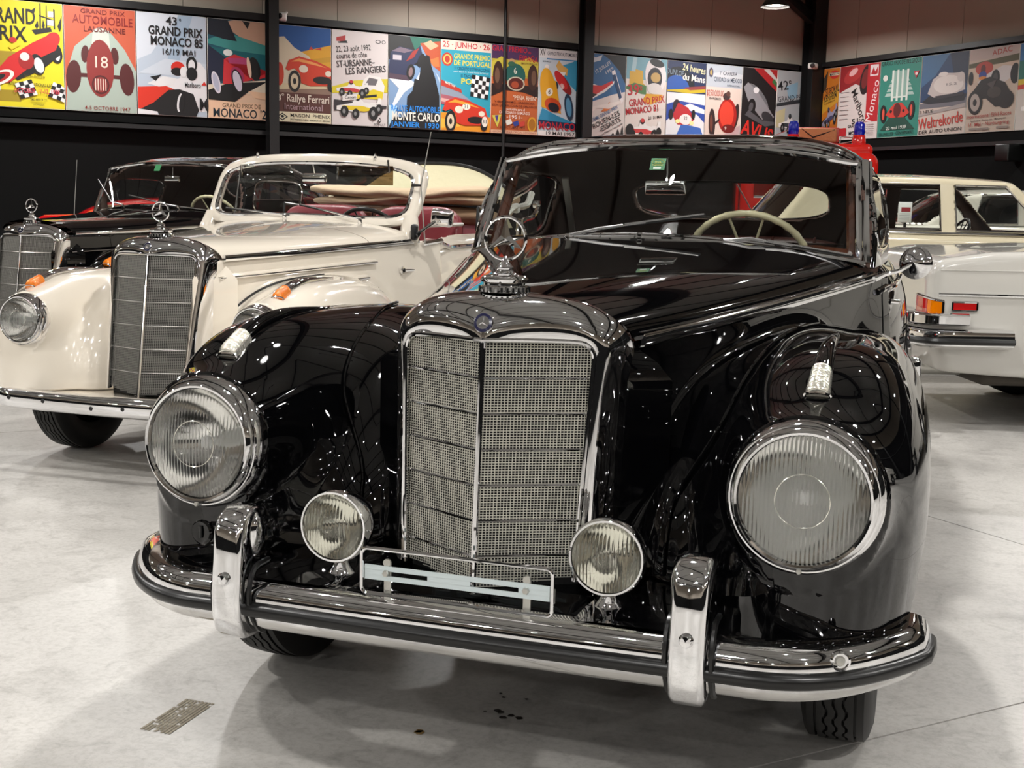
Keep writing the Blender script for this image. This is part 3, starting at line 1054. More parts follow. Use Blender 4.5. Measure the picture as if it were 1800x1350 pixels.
def sidelight(root, f, x, zlo, yend, m, lens_m, wid=.023, hgt=.030):
    """spear along the fender crown with a ribbed lens at its nose"""
    ys = np.linspace(.06, yend, 120)
    pts = [Vector((x, y, ztop(f, x, y))) for y in ys]
    pts = [p for p in pts if p.z > zlo]
    L = [0]
    for a, b in zip(pts[:-1], pts[1:]): L.append(L[-1] + (b - a).length)
    tot = L[-1]
    def at(t):
        t = min(max(t, 0), 1) * tot
        i = max(0, min(len(L) - 2, int(np.searchsorted(L, t)) - 1))
        q = (t - L[i]) / max(1e-9, L[i + 1] - L[i])
        p = pts[i].lerp(pts[i + 1], q)
        d = (pts[min(i + 2, len(pts) - 1)] - pts[max(0, i - 1)]).normalized()
        n = Vector((1, 0, 0)).cross(d)
        if n.z < 0: n = -n
        return p, n
    tl = .080 / tot
    prof = [(-1, -.35), (-1, .25), (-.86, .62), (-.5, .92), (0, 1), (.5, .92), (.86, .62), (1, .25), (1, -.35)]
    def row(t, sw, sh):
        p, n = at(t)
        return [p + Vector((1, 0, 0)) * (wid * sw * a) + n * (hgt * sh * b) for a, b in prof]
    R = [row(tl + (1 - tl) * t, (1 - t) ** .75 * .92 + .02, (1 - t) ** .8 * 1.0 + .02) for t in np.linspace(0, 1, 24)]
    sp = G().grid(R).build('sidelight', m, root, angle=60)
    for k in (0, 8):
        G().tube([r[k] + Vector((0, 0, .004)) for r in R], [.0035 * (1 - .6 * i / 23) for i in range(24)], 6).build('spear_edge', chrome, sp)
    ln = []
    for i in range(97):
        t = i / 96
        e = min(1, t * 6) ** .5
        rib = 1 - .16 * (1 - abs(math.cos(PI * 8 * t))) * (.1 < t)
        ln.append(row(tl * (t * 1.02 - .02), (1.06 - .12 * t) * (.8 + .2 * e), (.30 + .70 * e) * rib))
    g = G().grid(ln); g.f.append(tuple(range(9)))
    g.build('lens', lens_m, sp, angle=0, face=at(tl / 2)[1])
    rim = [row(-.01, 1.08, .3)[k] for k in range(9)]
    G().tube(rim, .0032, 6).build('lens_rim', chrome, sp)
    return sp
# ================================================================ the black coupe in front
def hero():
    root = thing('vintage_coupe', 'large glossy black 1950s coupe in front with fog lamps and an empty chrome plate bracket', 'car')
    w = quad_y([(.3, .262), (.6, .335), (1.0, .455), (1.5, .60), (1.85, .69)])
    zt = quad_y([(.3, .945), (1.0, .978), (1.8, 1.03)])
    zc = quad_y([(.2, 1.045), (.6, 1.073), (1.0, 1.103), (1.54, 1.142)])
    K = dict(w=w, zt=zt, fx=.682, fa=.212, fy=.60, fbf=.51, fbr=1.05, fz=.46, fc=.487, cx=.42, ca=.25, cy=.92, cbf=.655, cz=.38, cc=.50,
             hx=.657, hz=.69, hy=.105, hr=.150, yeng=.30, tbf=1.08, tbr=2.0, ta=.785, belt=1.085, ytail=3.3, ry=3.53, zcut=.385, wy=.685, wr=.345, wx=.80,
             cab=(1.72, 3.45), ws0=1.54, ws1=.27, wt0=1.90, wt1=.10, wz0=1.085, wz1=1.392, wzb=.055, wpx=.640,
             gy=2.5, gz=.95, ga=.70, gc=.562, gbf=1.17, gbr=1.0, sy=2.36, sz=1.235, sb=.42, sc=.125, rb=.43, rz=1.277, rc=.082)
    f = body_parts(root, K, .0105, black_paint, lining)
    outer, yw = greenhouse(root, K, .0105, black_paint, lining)
    G().box((0, 2.55, .36), (1.2, 1.9, .03)).build('cabin_floor', under_black, root, smooth=False)
    G().box((0, 2.3, .33), (.9, 4.0, .04)).build('chassis', under_black, root, smooth=False)
    hd = car_hood(root, black_paint, w, zt, zc, lambda u: .235 + .095 * u * u, lambda u: 1.535 + .265 * u * u)
    # belt moulding: bonnet edge, then on along the door
    for s in (-1, 1):
        p = [(s * (w(y) + .004), y, zt(y)) for y in np.linspace(.345, 1.82, 24)]
        o = G().sweep(p, [(-.004, -.017), (.009, -.014), (.014, -.006), (.014, .006), (.009, .014), (-.004, .017)]).build('belt_trim', chrome, root)
        pts = [(s * .80, y, 1.012 + .0 * y) for y in np.linspace(1.84, 4.0, 20)]
        pp = project(f, pts, .003)
        G().tube(pp, .010, 8).build('trim_end', chrome, o)
    # fender beads
    for s in (-1, 1):
        pts = smooth_path([(s * a, b, c) for a, b, c in [(.335, .20, .46), (.338, .22, .56), (.350, .25, .66), (.375, .30, .755), (.407, .36, .833), (.452, .46, .880), (.503, .60, .905), (.56, .80, .905), (.60, 1.0, .88)]], 40)
        G().tube(project(f, pts, .002), .0042, 8).build('fender_bead', black_paint, root)
    # grille and shell
    y0 = lambda z: .076 + .034 * (z - .43) / .52
    gr, hw, P = grille(root, y0, .108, .212, .432, .950, .0063, grille_metal, 6)
    radiator_shell(root, hw, P, .432, .950, .264, 1.047, .335, .235, chrome)
    for s in (-1, 1):                                  # body-coloured cheeks beside the radiator
        rows = [[(s * .207, .215, z), (s * .232, .262, z), (s * .27, .31, z), (s * .345, .36, z)] for z in np.linspace(.40, .86, 8)] + [[(s * .205, .225, .90), (s * .230, .268, .90), (s * .256, .312, .902), (s * .31, .36, .898)], [(s * .195, .26, .945), (s * .215, .29, .950), (s * .240, .315, .950), (s * .258, .345, .935)]]
        G().grid(rows).build('radiator_cheek', black_paint, root, angle=0)
    ornament(root, .236, 1.045)
    badge(root, .1115, .988, -.95, .30)
    for s in (-1, 1):
        headlight(root, (s * .657, .088, .690), .1515)
        fog_lamp(root, (s * .295, .03, .551), .076, .440)
        sidelight(root, f, s * .662, .845, .72, black_paint, clear_lens)
    # bumper
    def bp(x):
        a = abs(x)
        if a < .55: return -.072 + .02 * (a / .55) ** 2
        return -.052 + .25 * ((a - .55) / .332) ** 2.4
    xs = list(np.linspace(0, .55, 8)) + list(np.linspace(.58, .882, 18))
    half = [(x, bp(x)) for x in xs] + [(.889, .25), (.889, .30)]
    path = [(-x, y, 0) for x, y in half[::-1]] + [(x, y, 0) for x, y in half[1:]]
    def zoff(x): return .012 * (1 - (x / .9) ** 2)
    path = [(x, y, .386 + zoff(x)) for x, y, _ in path]
    # side = T x up points towards the camera (-y) for a path running to +x
    prof = [(-.085, .034), (-.05, .042), (-.02, .042), (-.006, .038), (.006, .028), (.012, .014), (.012, -.020), (.006, -.034), (-.004, -.048), (-.016, -.060), (-.022, -.058), (-.012, -.044), (-.004, -.018), (-.004, .012), (-.010, .024), (-.022, .034), (-.05, .035), (-.085, .027)]
    bumper = G().sweep(path, prof).build('bumper', chrome, root, angle=50)
    G().tube([(x, y, z - .012) for x, y, z in path_off(path, .012)], .0165, 12).build('rubber_strip', rubber, bumper)
    G().sweep(path, [(-.010, -.034), (.004, -.036), (-.004, -.052), (-.018, -.062)]).build('lower_blade', worn_chrome, bumper)
    # chrome apron between bumper and radiator, dipped in the middle
    rows = []
    for x in np.linspace(-.46, .46, 47):
        dip = .028 * (1 / (1 + math.exp((abs(x) - .235) / .012)))
        rows.append([(x, -.04, .442 - dip), (x, .02, .446 - dip), (x, .09, .448 - dip * 1.2), (x, .15, .448 - dip * 1.2), (x, .26, .440 - dip)])
    G().grid(rows).build('apron', chrome, bumper, angle=0)
    G().box((0, .22, .40), (1.1, .18, .07)).build('valance', black_paint, root, smooth=False)
    for s in (-1, 1):
        pf = [(.03, .572), (.0, .590), (-.045, .592), (-.078, .578), (-.094, .548), (-.098, .50), (-.104, .455), (-.108, .41), (-.106, .37), (-.094, .335), (-.07, .316), (-.03, .312), (.0, .325), (-.02, .36), (-.045, .40), (-.045, .47), (-.02, .51), (.01, .53), (.028, .55)]
        og = extrude('overrider', pf, .068, ((s * .480, 0, 0), (0, 1, 0), (0, 0, 1), (1, 0, 0)), chrome, root, .012, 3)
        G().lathe([(0, .012), (.010, .010), (.014, .004), (.014, -.004)], (s * .480, -.104, .452), (0, -1, 0), 14).build('bolt', chrome, og)
        G().lathe([(.036 * math.sin(t), .058 * math.cos(t)) for t in np.linspace(0, PI, 14)], (s * .480 - s * .012, -.028, .535), (0, 0, 1), 20).build('overrider_cap', chrome, og)
        # rubber gasket where it meets the blade
        for q in (-1, 1):
            xq = s * .480 + q * .043
            G().tube(smooth_path([(xq, .0, .472), (xq, -.055, .468), (xq, -.078, .43), (xq, -.074, .38), (xq, -.045, .335), (xq, -.02, .32)], 18), .006, 6).build('gasket', rubber, og)
    jack = G().lathe([(.018, -.004), (.019, .006), (.015, .009), (.0145, .004), (0, .004)], (.745, bp(.745) - .012, .414), (0.25, -1, .1), 20).build('jacking_point', chrome, root)
    G().lathe([(0, .010), (.008, .009), (.010, .003), (.010, -.003)], (.745, bp(.745) - .014, .414), (0.25, -1, .1), 12).build('bolt', steel, jack)
    # tow-eye plug low on the left fender in the picture
    tp = project(f, [(-.655, .05, .485)], 0)[0]
    plug = G().lathe([(0, .003), (.012, .005), (.024, .006), (.029, .002), (.029, -.004)], tp, (-.1, -1, .02), 24).build('plug', black_paint, root)
    G().tube([Vector(tp) + Vector((0, -.007, .015)), Vector(tp) + Vector((0, -.007, -.012))], .004, 6).build('plug_slot', black_plastic, plug)
    # plate bracket: wire frame, slotted zinc bar, straps, bolts
    yb = -.062
    wf = rrect(-.186, .214, .450, .543, .012)
    br = G().tube([(x, yb - .004, z) for x, z in wf], .0042, 8, closed=True).build('plate_bracket', chrome, root)
    g = G()
    z0, z1 = .478, .508
    sl = [(-.135, -.045), (.045, .145)]
    g.box((.0135, yb, z1 - .005), (.389, .003, .010)).box((.0135, yb, z0 + .005), (.389, .003, .010))
    for a, b in ((-.181, sl[0][0]), (sl[0][1], sl[1][0]), (sl[1][1], .208)):
        g.box(((a + b) / 2, yb, (z0 + z1) / 2), (b - a, .003, .0105))
    g.build('plate_bar', zinc, br, smooth=False)
    for x in (-.134, .160):
        rbox('strap', (x, yb + .006, .465), (.016, .0035, .098), steel, br, .0015, 2)
        G().lathe([(0, .008), (.006, .007), (.0075, .003), (.0075, -.002)], (x, yb - .001, .494), (0, -1, 0), 6).build('bolt', steel, br, smooth=False)
        G().lathe([(0, .003), (.008, .003), (.008, -.003)], (x, yb + .004, .514), (0, -1, 0), 14).build('strap_end', steel, br)
    for q in (-.186, .214):
        rbox('clamp', (q, yb, .489), (.008, .008, .03), steel, br, .002, 2)
    # windscreen
    gx = np.linspace(-1, 1, 41)
    def edge(u, v):
        hwid = .640 + (.610 - .640) * v
        x = u * hwid
        z0_ = 1.079 + .066 * (1 - u * u); z1_ = 1.389 + .054 * (1 - u * u)
        z = z0_ + (z1_ - z0_) * v
        xx = (x / .62) ** 2
        y = (1 - v) * (1.54 + .27 * xx) + v * (1.895 + .10 * xx)
        return (x, y, z)
    G().grid([[edge(u, v) for u in gx] for v in np.linspace(0, 1, 12)]).build('windscreen', window_glass, root, angle=0)
    loop = [edge(u, 0) for u in gx] + [edge(1, v) for v in np.linspace(.08, .92, 8)] + [edge(u, 1) for u in gx[::-1]] + [edge(-1, v) for v in np.linspace(.92, .08, 8)]
    fr = G().tube(loop, .011, 8, closed=True).build('windscreen_frame', chrome, root)
    for s in (-1, 1):
        G().tube([(edge(s, v)[0] + s * .020, edge(s, v)[1] + .03, edge(s, v)[2] + .004) for v in np.linspace(-.04, 1.02, 9)], .015, 8).build('pillar_trim', chrome, fr)
        G().tube([(edge(s, v)[0] + s * .037, edge(s, v)[1] + .065, edge(s, v)[2] + .004) for v in np.linspace(-.04, 1.02, 9)], .006, 8).build('pillar_bead', chrome, fr)
        G().tube([(edge(s, v)[0] - s * .022, edge(s, v)[1] + .07, edge(s, v)[2]) for v in np.linspace(-.02, .98, 9)], .020, 8).build('pillar_wood', wood, fr)
    # header: chrome strips over the glass
    for k, (dy, r_) in enumerate(((.018, .0105), (.052, .006), (.088, .010))):
        pts = []
        for u in np.linspace(-1.0, 1.0, 41):
            e = edge(u, 1)
            pts.append((e[0] * (1 + .03 * (k > 0)), e[1] + dy, e[2] + .03 + .012 * k))
        pts = project(outer, pts, .004) if k else [(a, b - .012, c - .004) for a, b, c in project(outer, pts, .0)]
        G().tube(pts, r_, 8).build('header_strip', chrome, fr)
    # cowl strip below the glass
    pts = [(edge(u, 0)[0] * 1.02, edge(u, 0)[1] - .030, edge(u, 0)[2] - .008) for u in gx]
    G().tube(pts, .016, 8, sy=.8).build('cowl_trim', chrome, root)
    wiper(root, (-.244, 1.545, 1.130), (-.14, 1.56, 1.165), (.055, 1.60, 1.195), .26)
    wiper(root, (.243, 1.565, 1.128), (.33, 1.585, 1.145), (.50, 1.655, 1.118), .28)
    G().lathe([(0, .012), (.007, .011), (.009, .006), (.006, .0), (.008, -.004)], (.0, 1.50, 1.145), (0, 0, 1), 14).build('washer_nozzle', chrome, root)
    # side and rear window surrounds
    for s in (-1, 1):
        ring = []
        for t in np.linspace(0, 2 * PI, 64, endpoint=False):
            c, sn = math.cos(t), math.sin(t)
            z = K['sz'] + K['sc'] * math.copysign(abs(sn) ** .5, sn)
            y = K['sy'] + K['sb'] * math.copysign(abs(c) ** .5, c) + .45 * (z - K['sz'])
            ring.append((s * .64, y, z))
        P3 = np.array(ring); o3 = []
        for x, y, z in ring:
            lo, hi = .3, .72
            for _ in range(30):
                md = (lo + hi) / 2
                if float(outer(np.array(md), np.array(y), np.array(z))) < 0: lo = md
                else: hi = md
            o3.append((s * (lo - .006), y, z))
        tr = G().tube(o3, .0075, 8, closed=True).build('side_window_trim', chrome, root)
        g = G(); g.add(o3, [tuple(range(len(o3)))])
        me = g.build('side_glass', dark_glass, tr, smooth=False)
        # polished window channel seen from inside
        a, b = Vector(o3[8]), Vector(o3[56])
        G().sweep([(s * (.585), 2.66 + .15 * (1 - t), 1.10 + .25 * t) for t in np.linspace(0, 1, 6)], [(-.008, -.012), (.008, -.012), (.008, .012), (-.008, .012)], up=(1, 0, 0)).build('window_channel', steel, tr)
    ring = []
    for t in np.linspace(0, 2 * PI, 60, endpoint=False):
        c, sn = math.cos(t), math.sin(t)
        x = K['rb'] * math.copysign(abs(c) ** (2 / 3.5), c); z = K['rz'] + K['rc'] * math.copysign(abs(sn) ** (2 / 3.5), sn)
        lo, hi = 2.6, 3.6
        for _ in range(30):
            md = (lo + hi) / 2
            if float(outer(np.array(x), np.array(md), np.array(z))) < 0: lo = md
            else: hi = md
        ring.append((x, lo - .006, z))
    tr = G().tube(ring, .008, 8, closed=True).build('rear_window_trim', chrome, root)
    G().add(ring, [tuple(range(len(ring)))]).build('rear_glass', dark_glass, tr, smooth=False)
    G().tube([(.02, 3.27, 1.36), (.10, 3.40, 1.20)], .003, 6).build('antenna_wire', steel, tr)
    # interior
    d = G().sweep([(x, 1.70 + .20 * (x / .6) ** 2, 1.04) for x in np.linspace(-.6, .6, 17)], [(-.12, -.15), (.05, -.16), (.07, .0), (.05, .055), (0, .075), (-.2, .08), (-.2, .06)]).build('dashboard', wood, root)
    seat(root, 0, 2.35, .60, 1.16, brown_leather, .50, 'front_seat', 5)
    seat(root, 0, 3.02, .60, 1.10, brown_leather, .52, 'rear_seat', 5)
    G().box((0, 3.40, 1.09), (1.0, .30, .02)).build('parcel_shelf', lining, root, smooth=False)
    steering_wheel(root, (.255, 2.10, 1.055), .205, ivory, .62, .012)
    mr = rbox('interior_mirror', (.013, 1.80, 1.300), (.135, .022, .046), chrome, root, .006, 3, Matrix.Rotation(.22, 3, 'X'))
    G().tube([(.013, 1.815, 1.32), (.010, 1.84, 1.345), (0.0, 1.875, 1.40)], .0045, 6).build('mirror_stem', chrome, mr)
    st = G().box((-.024, 1.842, 1.378), (.050, .001, .050), R=Matrix.Rotation(-.68, 3, 'X')).build('windscreen_sticker', green_paper, root, smooth=False)
    R_ = Matrix.Rotation(-.68, 3, 'X')
    def on(x, z): return Vector((-.024, 1.842, 1.378)) + R_ @ Vector((x, -.0012, z))
    G().add([on(a, b) for a, b in rrect(-.013, .013, -.022, -.015, .001, 2)], [tuple(range(8))]).build('sticker_strip', white_paper, st, smooth=False)
    for txt, zz, sz in (('FIVA', .006, .011), ('Registered', -.006, .0085)):
        o = text_obj(txt, sz, yellow_paper, 'lettering', st)
        o.matrix_local = Matrix.Translation(on(0, zz) + R_ @ Vector((0, -.0012, 0))) @ (Matrix.Rotation(-.68, 4, 'X') @ Matrix.Rotation(PI / 2, 4, 'X'))
    G().tube([on(.02 * math.cos(t), .009 + .010 * math.sin(t)) for t in np.linspace(0, 2 * PI, 24, endpoint=False)], .0006, 4, closed=True).build('sticker_ring', yellow_paper, st)
    # round door mirror on a long stalk
    mp = Vector((.812, 1.78, 1.082))
    dm = G().lathe([(0, .034), (.012, .030), (.034, .017), (.048, .004), (.051, -.004), (.048, -.008), (0, -.008)], mp, (-.25, -1, .12), 36).build('door_mirror', chrome, root)
    G().tube([mp + Vector((-.005, -.026, .0)), mp + Vector((-.045, -.02, -.025)), (.725, 1.74, 1.045), (.695, 1.72, 1.03)], [.006, .006, .007, .010], 8).build('mirror_arm', chrome, dm)
    # doors: shut lines, handles
    for s in (-1, 1):
        for y in (1.90, 3.02):
            pts = project(f, [(s * .80, y + .02 * (1 - t), .48 + .58 * t) for t in np.linspace(0, 1, 16)], .0004)
            G().tube(pts, .0022, 5).build('door_gap', under_black, root)
        hp = project(f, [(s * .80, 2.05, .95)], .018)[0]
        G().tube([(hp[0] - s * .02, hp[1], hp[2]), hp, (hp[0], hp[1] + .12, hp[2] - .004)], .008, 8).build('door_handle', chrome, root)
    rbox('rear_bumper', (0, 4.66, .42), (1.7, .08, .13), chrome, root, .03, 3)
    for s in (-1, 1):
        G().lathe([(0, .02), (.03, .015), (.04, 0), (.04, -.03)], (s * .66, 4.36, .72), (0, 1, .2), 18).build('tail_light', red_lens, root)
        for y in (.685, 3.56):
            wheel(root, (s * .722, y, .345), .345, .152)
    return root

def path_off(path, d):
    """push a plan-view path outwards by d"""
    out = []
    n = len(path)
    for i in range(n):
        t = Vector(path[min(i + 1, n - 1)]) - Vector(path[max(i - 1, 0)])
        t.z = 0; t.normalize()
        s = t.cross(Vector((0, 0, 1)))
        out.append(tuple(Vector(path[i]) + s * d))
    return out

def text_obj(txt, size, m, name, parent, align='CENTER', bold=0.0, sx=1.0, shear=0.0):
    cu = bpy.data.curves.new(name, 'FONT')
    cu.body = txt; cu.size = size; cu.align_x = align; cu.align_y = 'CENTER'
    cu.offset = bold * size; cu.shear = shear; cu.resolution_u = 3
    ob = bpy.data.objects.new(name, cu)
    me = bpy.data.meshes.new_from_object(ob)
    bpy.data.objects.remove(ob); bpy.data.curves.remove(cu)
    if sx != 1.0:
        for v in me.vertices: v.co.x *= sx
    if m is not None:
        me.materials.clear(); me.materials.append(m)
    return link(name, me, parent)

hero_car = hero()
# ================================================================ smaller 1950s cars: cream cabriolet, black saloon
SMALL = dict(fx=.628, fa=.205, fy=.58, fbf=.535, fbr=.82, fz=.38, fc=.500, cx=.42, ca=.26, cy=.88, cbf=.68, cz=.36, cc=.51,
             hx=.578, hz=.685, hy=.085, hr=.118, yeng=.30, tbf=1.12, tbr=1.95, ta=.715, belt=1.095, ytail=3.2, ry=3.46, zcut=.36, wy=.650, wr=.335, wx=.76,
             cab=(1.80, 3.50), ws0=1.60, ws1=.13, kc=.06)
def small_front(root, paint, sl_lens, blk):
    w = quad_y([(.3, .262), (.6, .35), (1.0, .46), (1.4, .575), (1.75, .645)])
    zt = quad_y([(.3, .972), (1.0, 1.004), (1.7, 1.036)])
    zc = quad_y([(.25, 1.066), (.8, 1.085), (1.2, 1.105), (1.6, 1.142)])
    K = dict(SMALL); K.update(w=w, zt=zt)
    return w, zt, zc, K

def small_details(root, K, f, w, zt, paint, amber_on, grille_m):
    y0 = lambda z: .085 + .10 * max(0, (z - .37)) / .62
    gr, hw, P = grille(root, y0, .070, .208, .372, .985, .0079, grille_m, 5, .0023)
    radiator_shell(root, hw, P, .372, .985, .262, 1.068, .335, .283, chrome)
    for s in (-1, 1):
        G().grid([[(s * .205, .20, z), (s * .228, .25, z), (s * .27, .31, z), (s * .33, .37, z)] for z in np.linspace(.36, .88, 8)] + [[(s * .20, .25, .93), (s * .222, .28, .932), (s * .246, .32, .932), (s * .29, .37, .925)], [(s * .19, .28, .968), (s * .21, .30, .972), (s * .235, .32, .970), (s * .255, .35, .96)]]).build('radiator_cheek', paint, root, angle=0)
        headlight(root, (s * .578, .068, .685), .120)
        pts = [(s * .80, y, 1.045) for y in np.linspace(1.76, 3.9, 20)]
        p = [(s * (w(y) + .004), y, zt(y)) for y in np.linspace(.345, 1.75, 24)]
        o = G().sweep(p, [(-.004, -.016), (.008, -.013), (.011, -.004), (.011, .004), (.008, .013), (-.004, .016)]).build('belt_trim', chrome, root)
        G().tube(project(f, pts, .003), .014, 8).build('trim_end', chrome, o)
        # pressed ribs with bright lines on the bonnet side
        for z0_, z1_, ya, yb in ((.894, .940, .31, 1.37), (.838, .862, .72, 1.31)):
            path = [(s * (w(y) + .007), y, z0_ + (z1_ - z0_) * (y - ya) / (yb - ya)) for y in np.linspace(ya, yb, 16)]
            rb_ = G().tube(path, [.002] + [.011] * 14 + [.006], 8).build('louvre_rib', paint, root)
            G().tube([(x + s * .008, y, z - .008) for x, y, z in path], .0050, 6).build('louvre_line', chrome, rb_)
        pts = smooth_path([(s * a, b, c) for a, b, c in [(.235, .27, .56), (.25, .29, .64), (.285, .34, .71), (.315, .46, .785), (.36, .58, .835), (.41, .76, .86), (.46, .96, .84)]], 36)
        G().tube(project(f, pts, .002), .0050, 6).build('fender_seal', rubber, root)
    ornament(root, .284, 1.064, .042)
    badge(root, .1815, 1.020, -.94, .33, .020)
    # plain curved bumper with bolt holes
    def bp(x):
        a = abs(x)
        return -.02 + .05 * (a / .6) ** 2 if a < .6 else .03 + .17 * ((a - .6) / .24) ** 2
    xs = list(np.linspace(0, .6, 8)) + list(np.linspace(.63, .84, 12))
    half = [(x, bp(x)) for x in xs]
    path = [(-x, y, .335) for x, y in half[::-1]] + [(x, y, .335) for x, y in half[1:]]
    b = G().sweep(path, [(-.03, .042), (-.012, .045), (.006, .036), (.014, .018), (.014, -.018), (.006, -.036), (-.012, -.045), (-.03, -.042), (-.022, -.034), (-.002, -.030), (.004, 0), (-.002, .030), (-.022, .034)]).build('bumper', chrome, root, angle=50)
    for x in (-.62, -.42, -.16, .0, .16, .42, .62):
        o = G().lathe([(0, .003), (.008, .003), (.010, .0), (.010, -.003)], (x, bp(x) - .014, .335 + .008 * math.sin(9 * x)), (0, -1, 0), 12).build('bolt', black_plastic, b)
    G().lathe([(0, .03), (.03, .028), (.045, .015), (.048, 0), (.03, -.03), (0, -.04)], (.02, .22, .262), (0, -1, 0), 20).build('horn', steel, root)
    G().box((0, .24, .335), (1.3, .25, .05)).build('valance', paint, root, smooth=False)
    for s in (-1, 1):
        for y in (K['wy'], K['ry'] + .03):
            wheel(root, (s * .690, y, .335), .335, .15)

def frame_loop(e, n=41):
    gx = np.linspace(-1, 1, n)
    return gx

def cabriolet():
    root = thing('cabriolet', 'cream open cabriolet with red leather seats and folded beige hood beside the black coupe', 'car', (-2.37, 2.16, 0), math.radians(1.95))
    w, zt, zc, K = small_front(root, cream_paint, amber, None)
    f = body_parts(root, K, .0125, cream_paint, red_leather)
    car_hood(root, cream_paint, w, zt, zc, lambda u: .283 + .055 * u * u, lambda u: 1.30 + .03 * u * u)
    car_hood(root, cream_paint, w, zt, zc, lambda u: 1.304 + .03 * u * u, lambda u: 1.60 + .15 * u * u, 'cowl')
    small_details(root, K, f, w, zt, cream_paint, True, grille_dark)
    for s in (-1, 1):
        sidelight(root, f, s * .622, .812, .74, chrome, amber, .026, .034)
    G().box((0, 2.55, .36), (1.2, 1.9, .03)).build('cabin_floor', under_black, root, smooth=False)
    G().box((0, 2.3, .30), (.9, 4.0, .04)).build('chassis', under_black, root, smooth=False)
    # windscreen: body-coloured surround, chrome inner frame, one pane
    def edge(u, v, grow=0.0):
        q = 3.6
        a = abs(u) ; cz = 1.292; hz = .150 + grow; hx = .582 + grow
        return None
    def loop(grow, dy=0.0, n=80):
        out = []
        for t in np.linspace(0, 2 * PI, n, endpoint=False):
            c, s = math.cos(t), math.sin(t)
            e = 2 / 5.0
            u = math.copysign(abs(c) ** e, c); v = math.copysign(abs(s) ** e, s)
            x = (.580 + grow) * u
            bow = .026 * (1 - u * u)
            z = 1.280 + bow + (.140 + grow * .9) * v
            q = (z - 1.13) / .31
            out.append((x, 1.60 + .13 * (x / .6) ** 2 + .20 * q + dy, z))
        return out
    rings = [loop(.004, .02), loop(.004, -.012), loop(.016, -.022), loop(.050, -.018), loop(.062, -.002), loop(.062, .03), loop(.045, .045), loop(.006, .04)]
    sur = G().grid(rings, cu=True, cv=True).build('windscreen_surround', cream_paint, root, angle=60)
    G().tube(loop(.004, -.012), .011, 8, closed=True).build('windscreen_frame', chrome, sur)
    lp = loop(.0, .0)
    G().add(lp, [tuple(range(len(lp)))]).build('windscreen', window_glass, sur, smooth=False)
    for s in (-1, 1):                                  # scuttle blending the surround into the door line
        pts = [(s * (.60 + .02 * t), 1.76 - .06 * t, 1.16 - .14 * t) for t in np.linspace(0, 1, 8)]
        G().tube(pts, [.045, .047, .05, .052, .055, .055, .05, .045], 12).build('scuttle', cream_paint, sur)
    for x in (-.36, .36):                              # hood pegs on the header
        G().lathe([(0, .03), (.006, .028), (.007, .015), (.004, .01), (.009, 0)], (x, 1.835, 1.478), (0, 0, 1), 10).build('hood_peg', chrome, sur)
    wiper(root, (-.065, 1.585, 1.150), (-.17, 1.60, 1.168), (-.33, 1.625, 1.18), .26)
    wiper(root, (.375, 1.60, 1.135), (.25, 1.60, 1.172), (.12, 1.625, 1.195), .26)
    # interior
    G().sweep([(x, 1.76 + .08 * (x / .6) ** 2, 1.06) for x in np.linspace(-.58, .58, 13)], [(-.10, -.16), (.04, -.16), (.06, 0), (.04, .045), (0, .06), (-.14, .06), (-.14, .04)]).build('dashboard', wood, root)
    seat(root, -.31, 2.25, .62, .54, red_leather, .60, 'front_seat', 0)
    seat(root, .31, 2.25, .62, .54, red_leather, .60, 'front_seat', 0)
    seat(root, 0, 2.86, .62, 1.10, red_leather, .56, 'rear_seat', 7)
    steering_wheel(root, (.225, 2.10, 1.045), .195, black_plastic, .65, .012)
    mr = rbox('interior_mirror', (.0, 1.82, 1.365), (.15, .03, .055), chrome, root, .014, 3)
    G().tube([(0, 1.82, 1.39), (0, 1.80, 1.46)], .005, 6).build('mirror_stem', chrome, mr)
    for x in (-.30, .30):
        v = rbox('sun_visor', (x, 1.83, 1.385), (.34, .006, .105), dark_glass if x < 0 else glass_mat('smoked_glass', (.45, .36, .25)), root, .002, 1)
        G().tube([(x + .14, 1.828, 1.47), (x + .15, 1.826, 1.40)], .006, 6).build('visor_clip', chrome, v)
        G().tube([(x - .16, 1.828, 1.43), (x - .16, 1.826, 1.36)], .006, 6).build('visor_clip', chrome, v)
    # folded hood: rolls of beige cloth, raised cream lining, hood irons
    hb = G()
    rows = []
    rnd = random.Random(3)
    nx = 33
    xs = np.linspace(-.62, .62, nx)
    def roll(yc, zc_, ry, rz, sag, amp, seed):
        g = G(); rr = random.Random(seed)
        ph = [rr.uniform(0, 6.28) for _ in range(4)]
        R = []
        for x in xs:
            e = 1 - .55 * (abs(x) / .62) ** 8
            k = []
            for i in range(20):
                a = 2 * PI * i / 20
                wv = 1 + amp * math.sin(5 * a + 9 * x + ph[0]) + amp * math.sin(3 * a - 14 * x + ph[1])
                k.append((x, yc + ry * e * wv * math.cos(a) + .10 * (x / .62) ** 2 * -1, zc_ + rz * e * wv * math.sin(a) - sag * (1 - (x / .62) ** 2) * 0 + .015 * math.sin(4 * x + ph[2])))
            R.append(k)
        g.grid(R, cv=True)
        for q, o in ((0, 1), (nx - 1, -1)):
            g.f.append(tuple(q * 20 + i for i in range(20))[::o])
        return g
    fold = roll(3.22, 1.315, .22, .042, .0, .05, 1).build('folded_hood', beige_cloth, root, angle=0)
    roll(3.28, 1.262, .24, .038, .0, .06, 2).build('cloth_roll', beige_cloth, fold, angle=0)
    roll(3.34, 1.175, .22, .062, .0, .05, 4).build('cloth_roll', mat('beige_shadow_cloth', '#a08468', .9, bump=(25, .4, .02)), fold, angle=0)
    g = G(); R = []
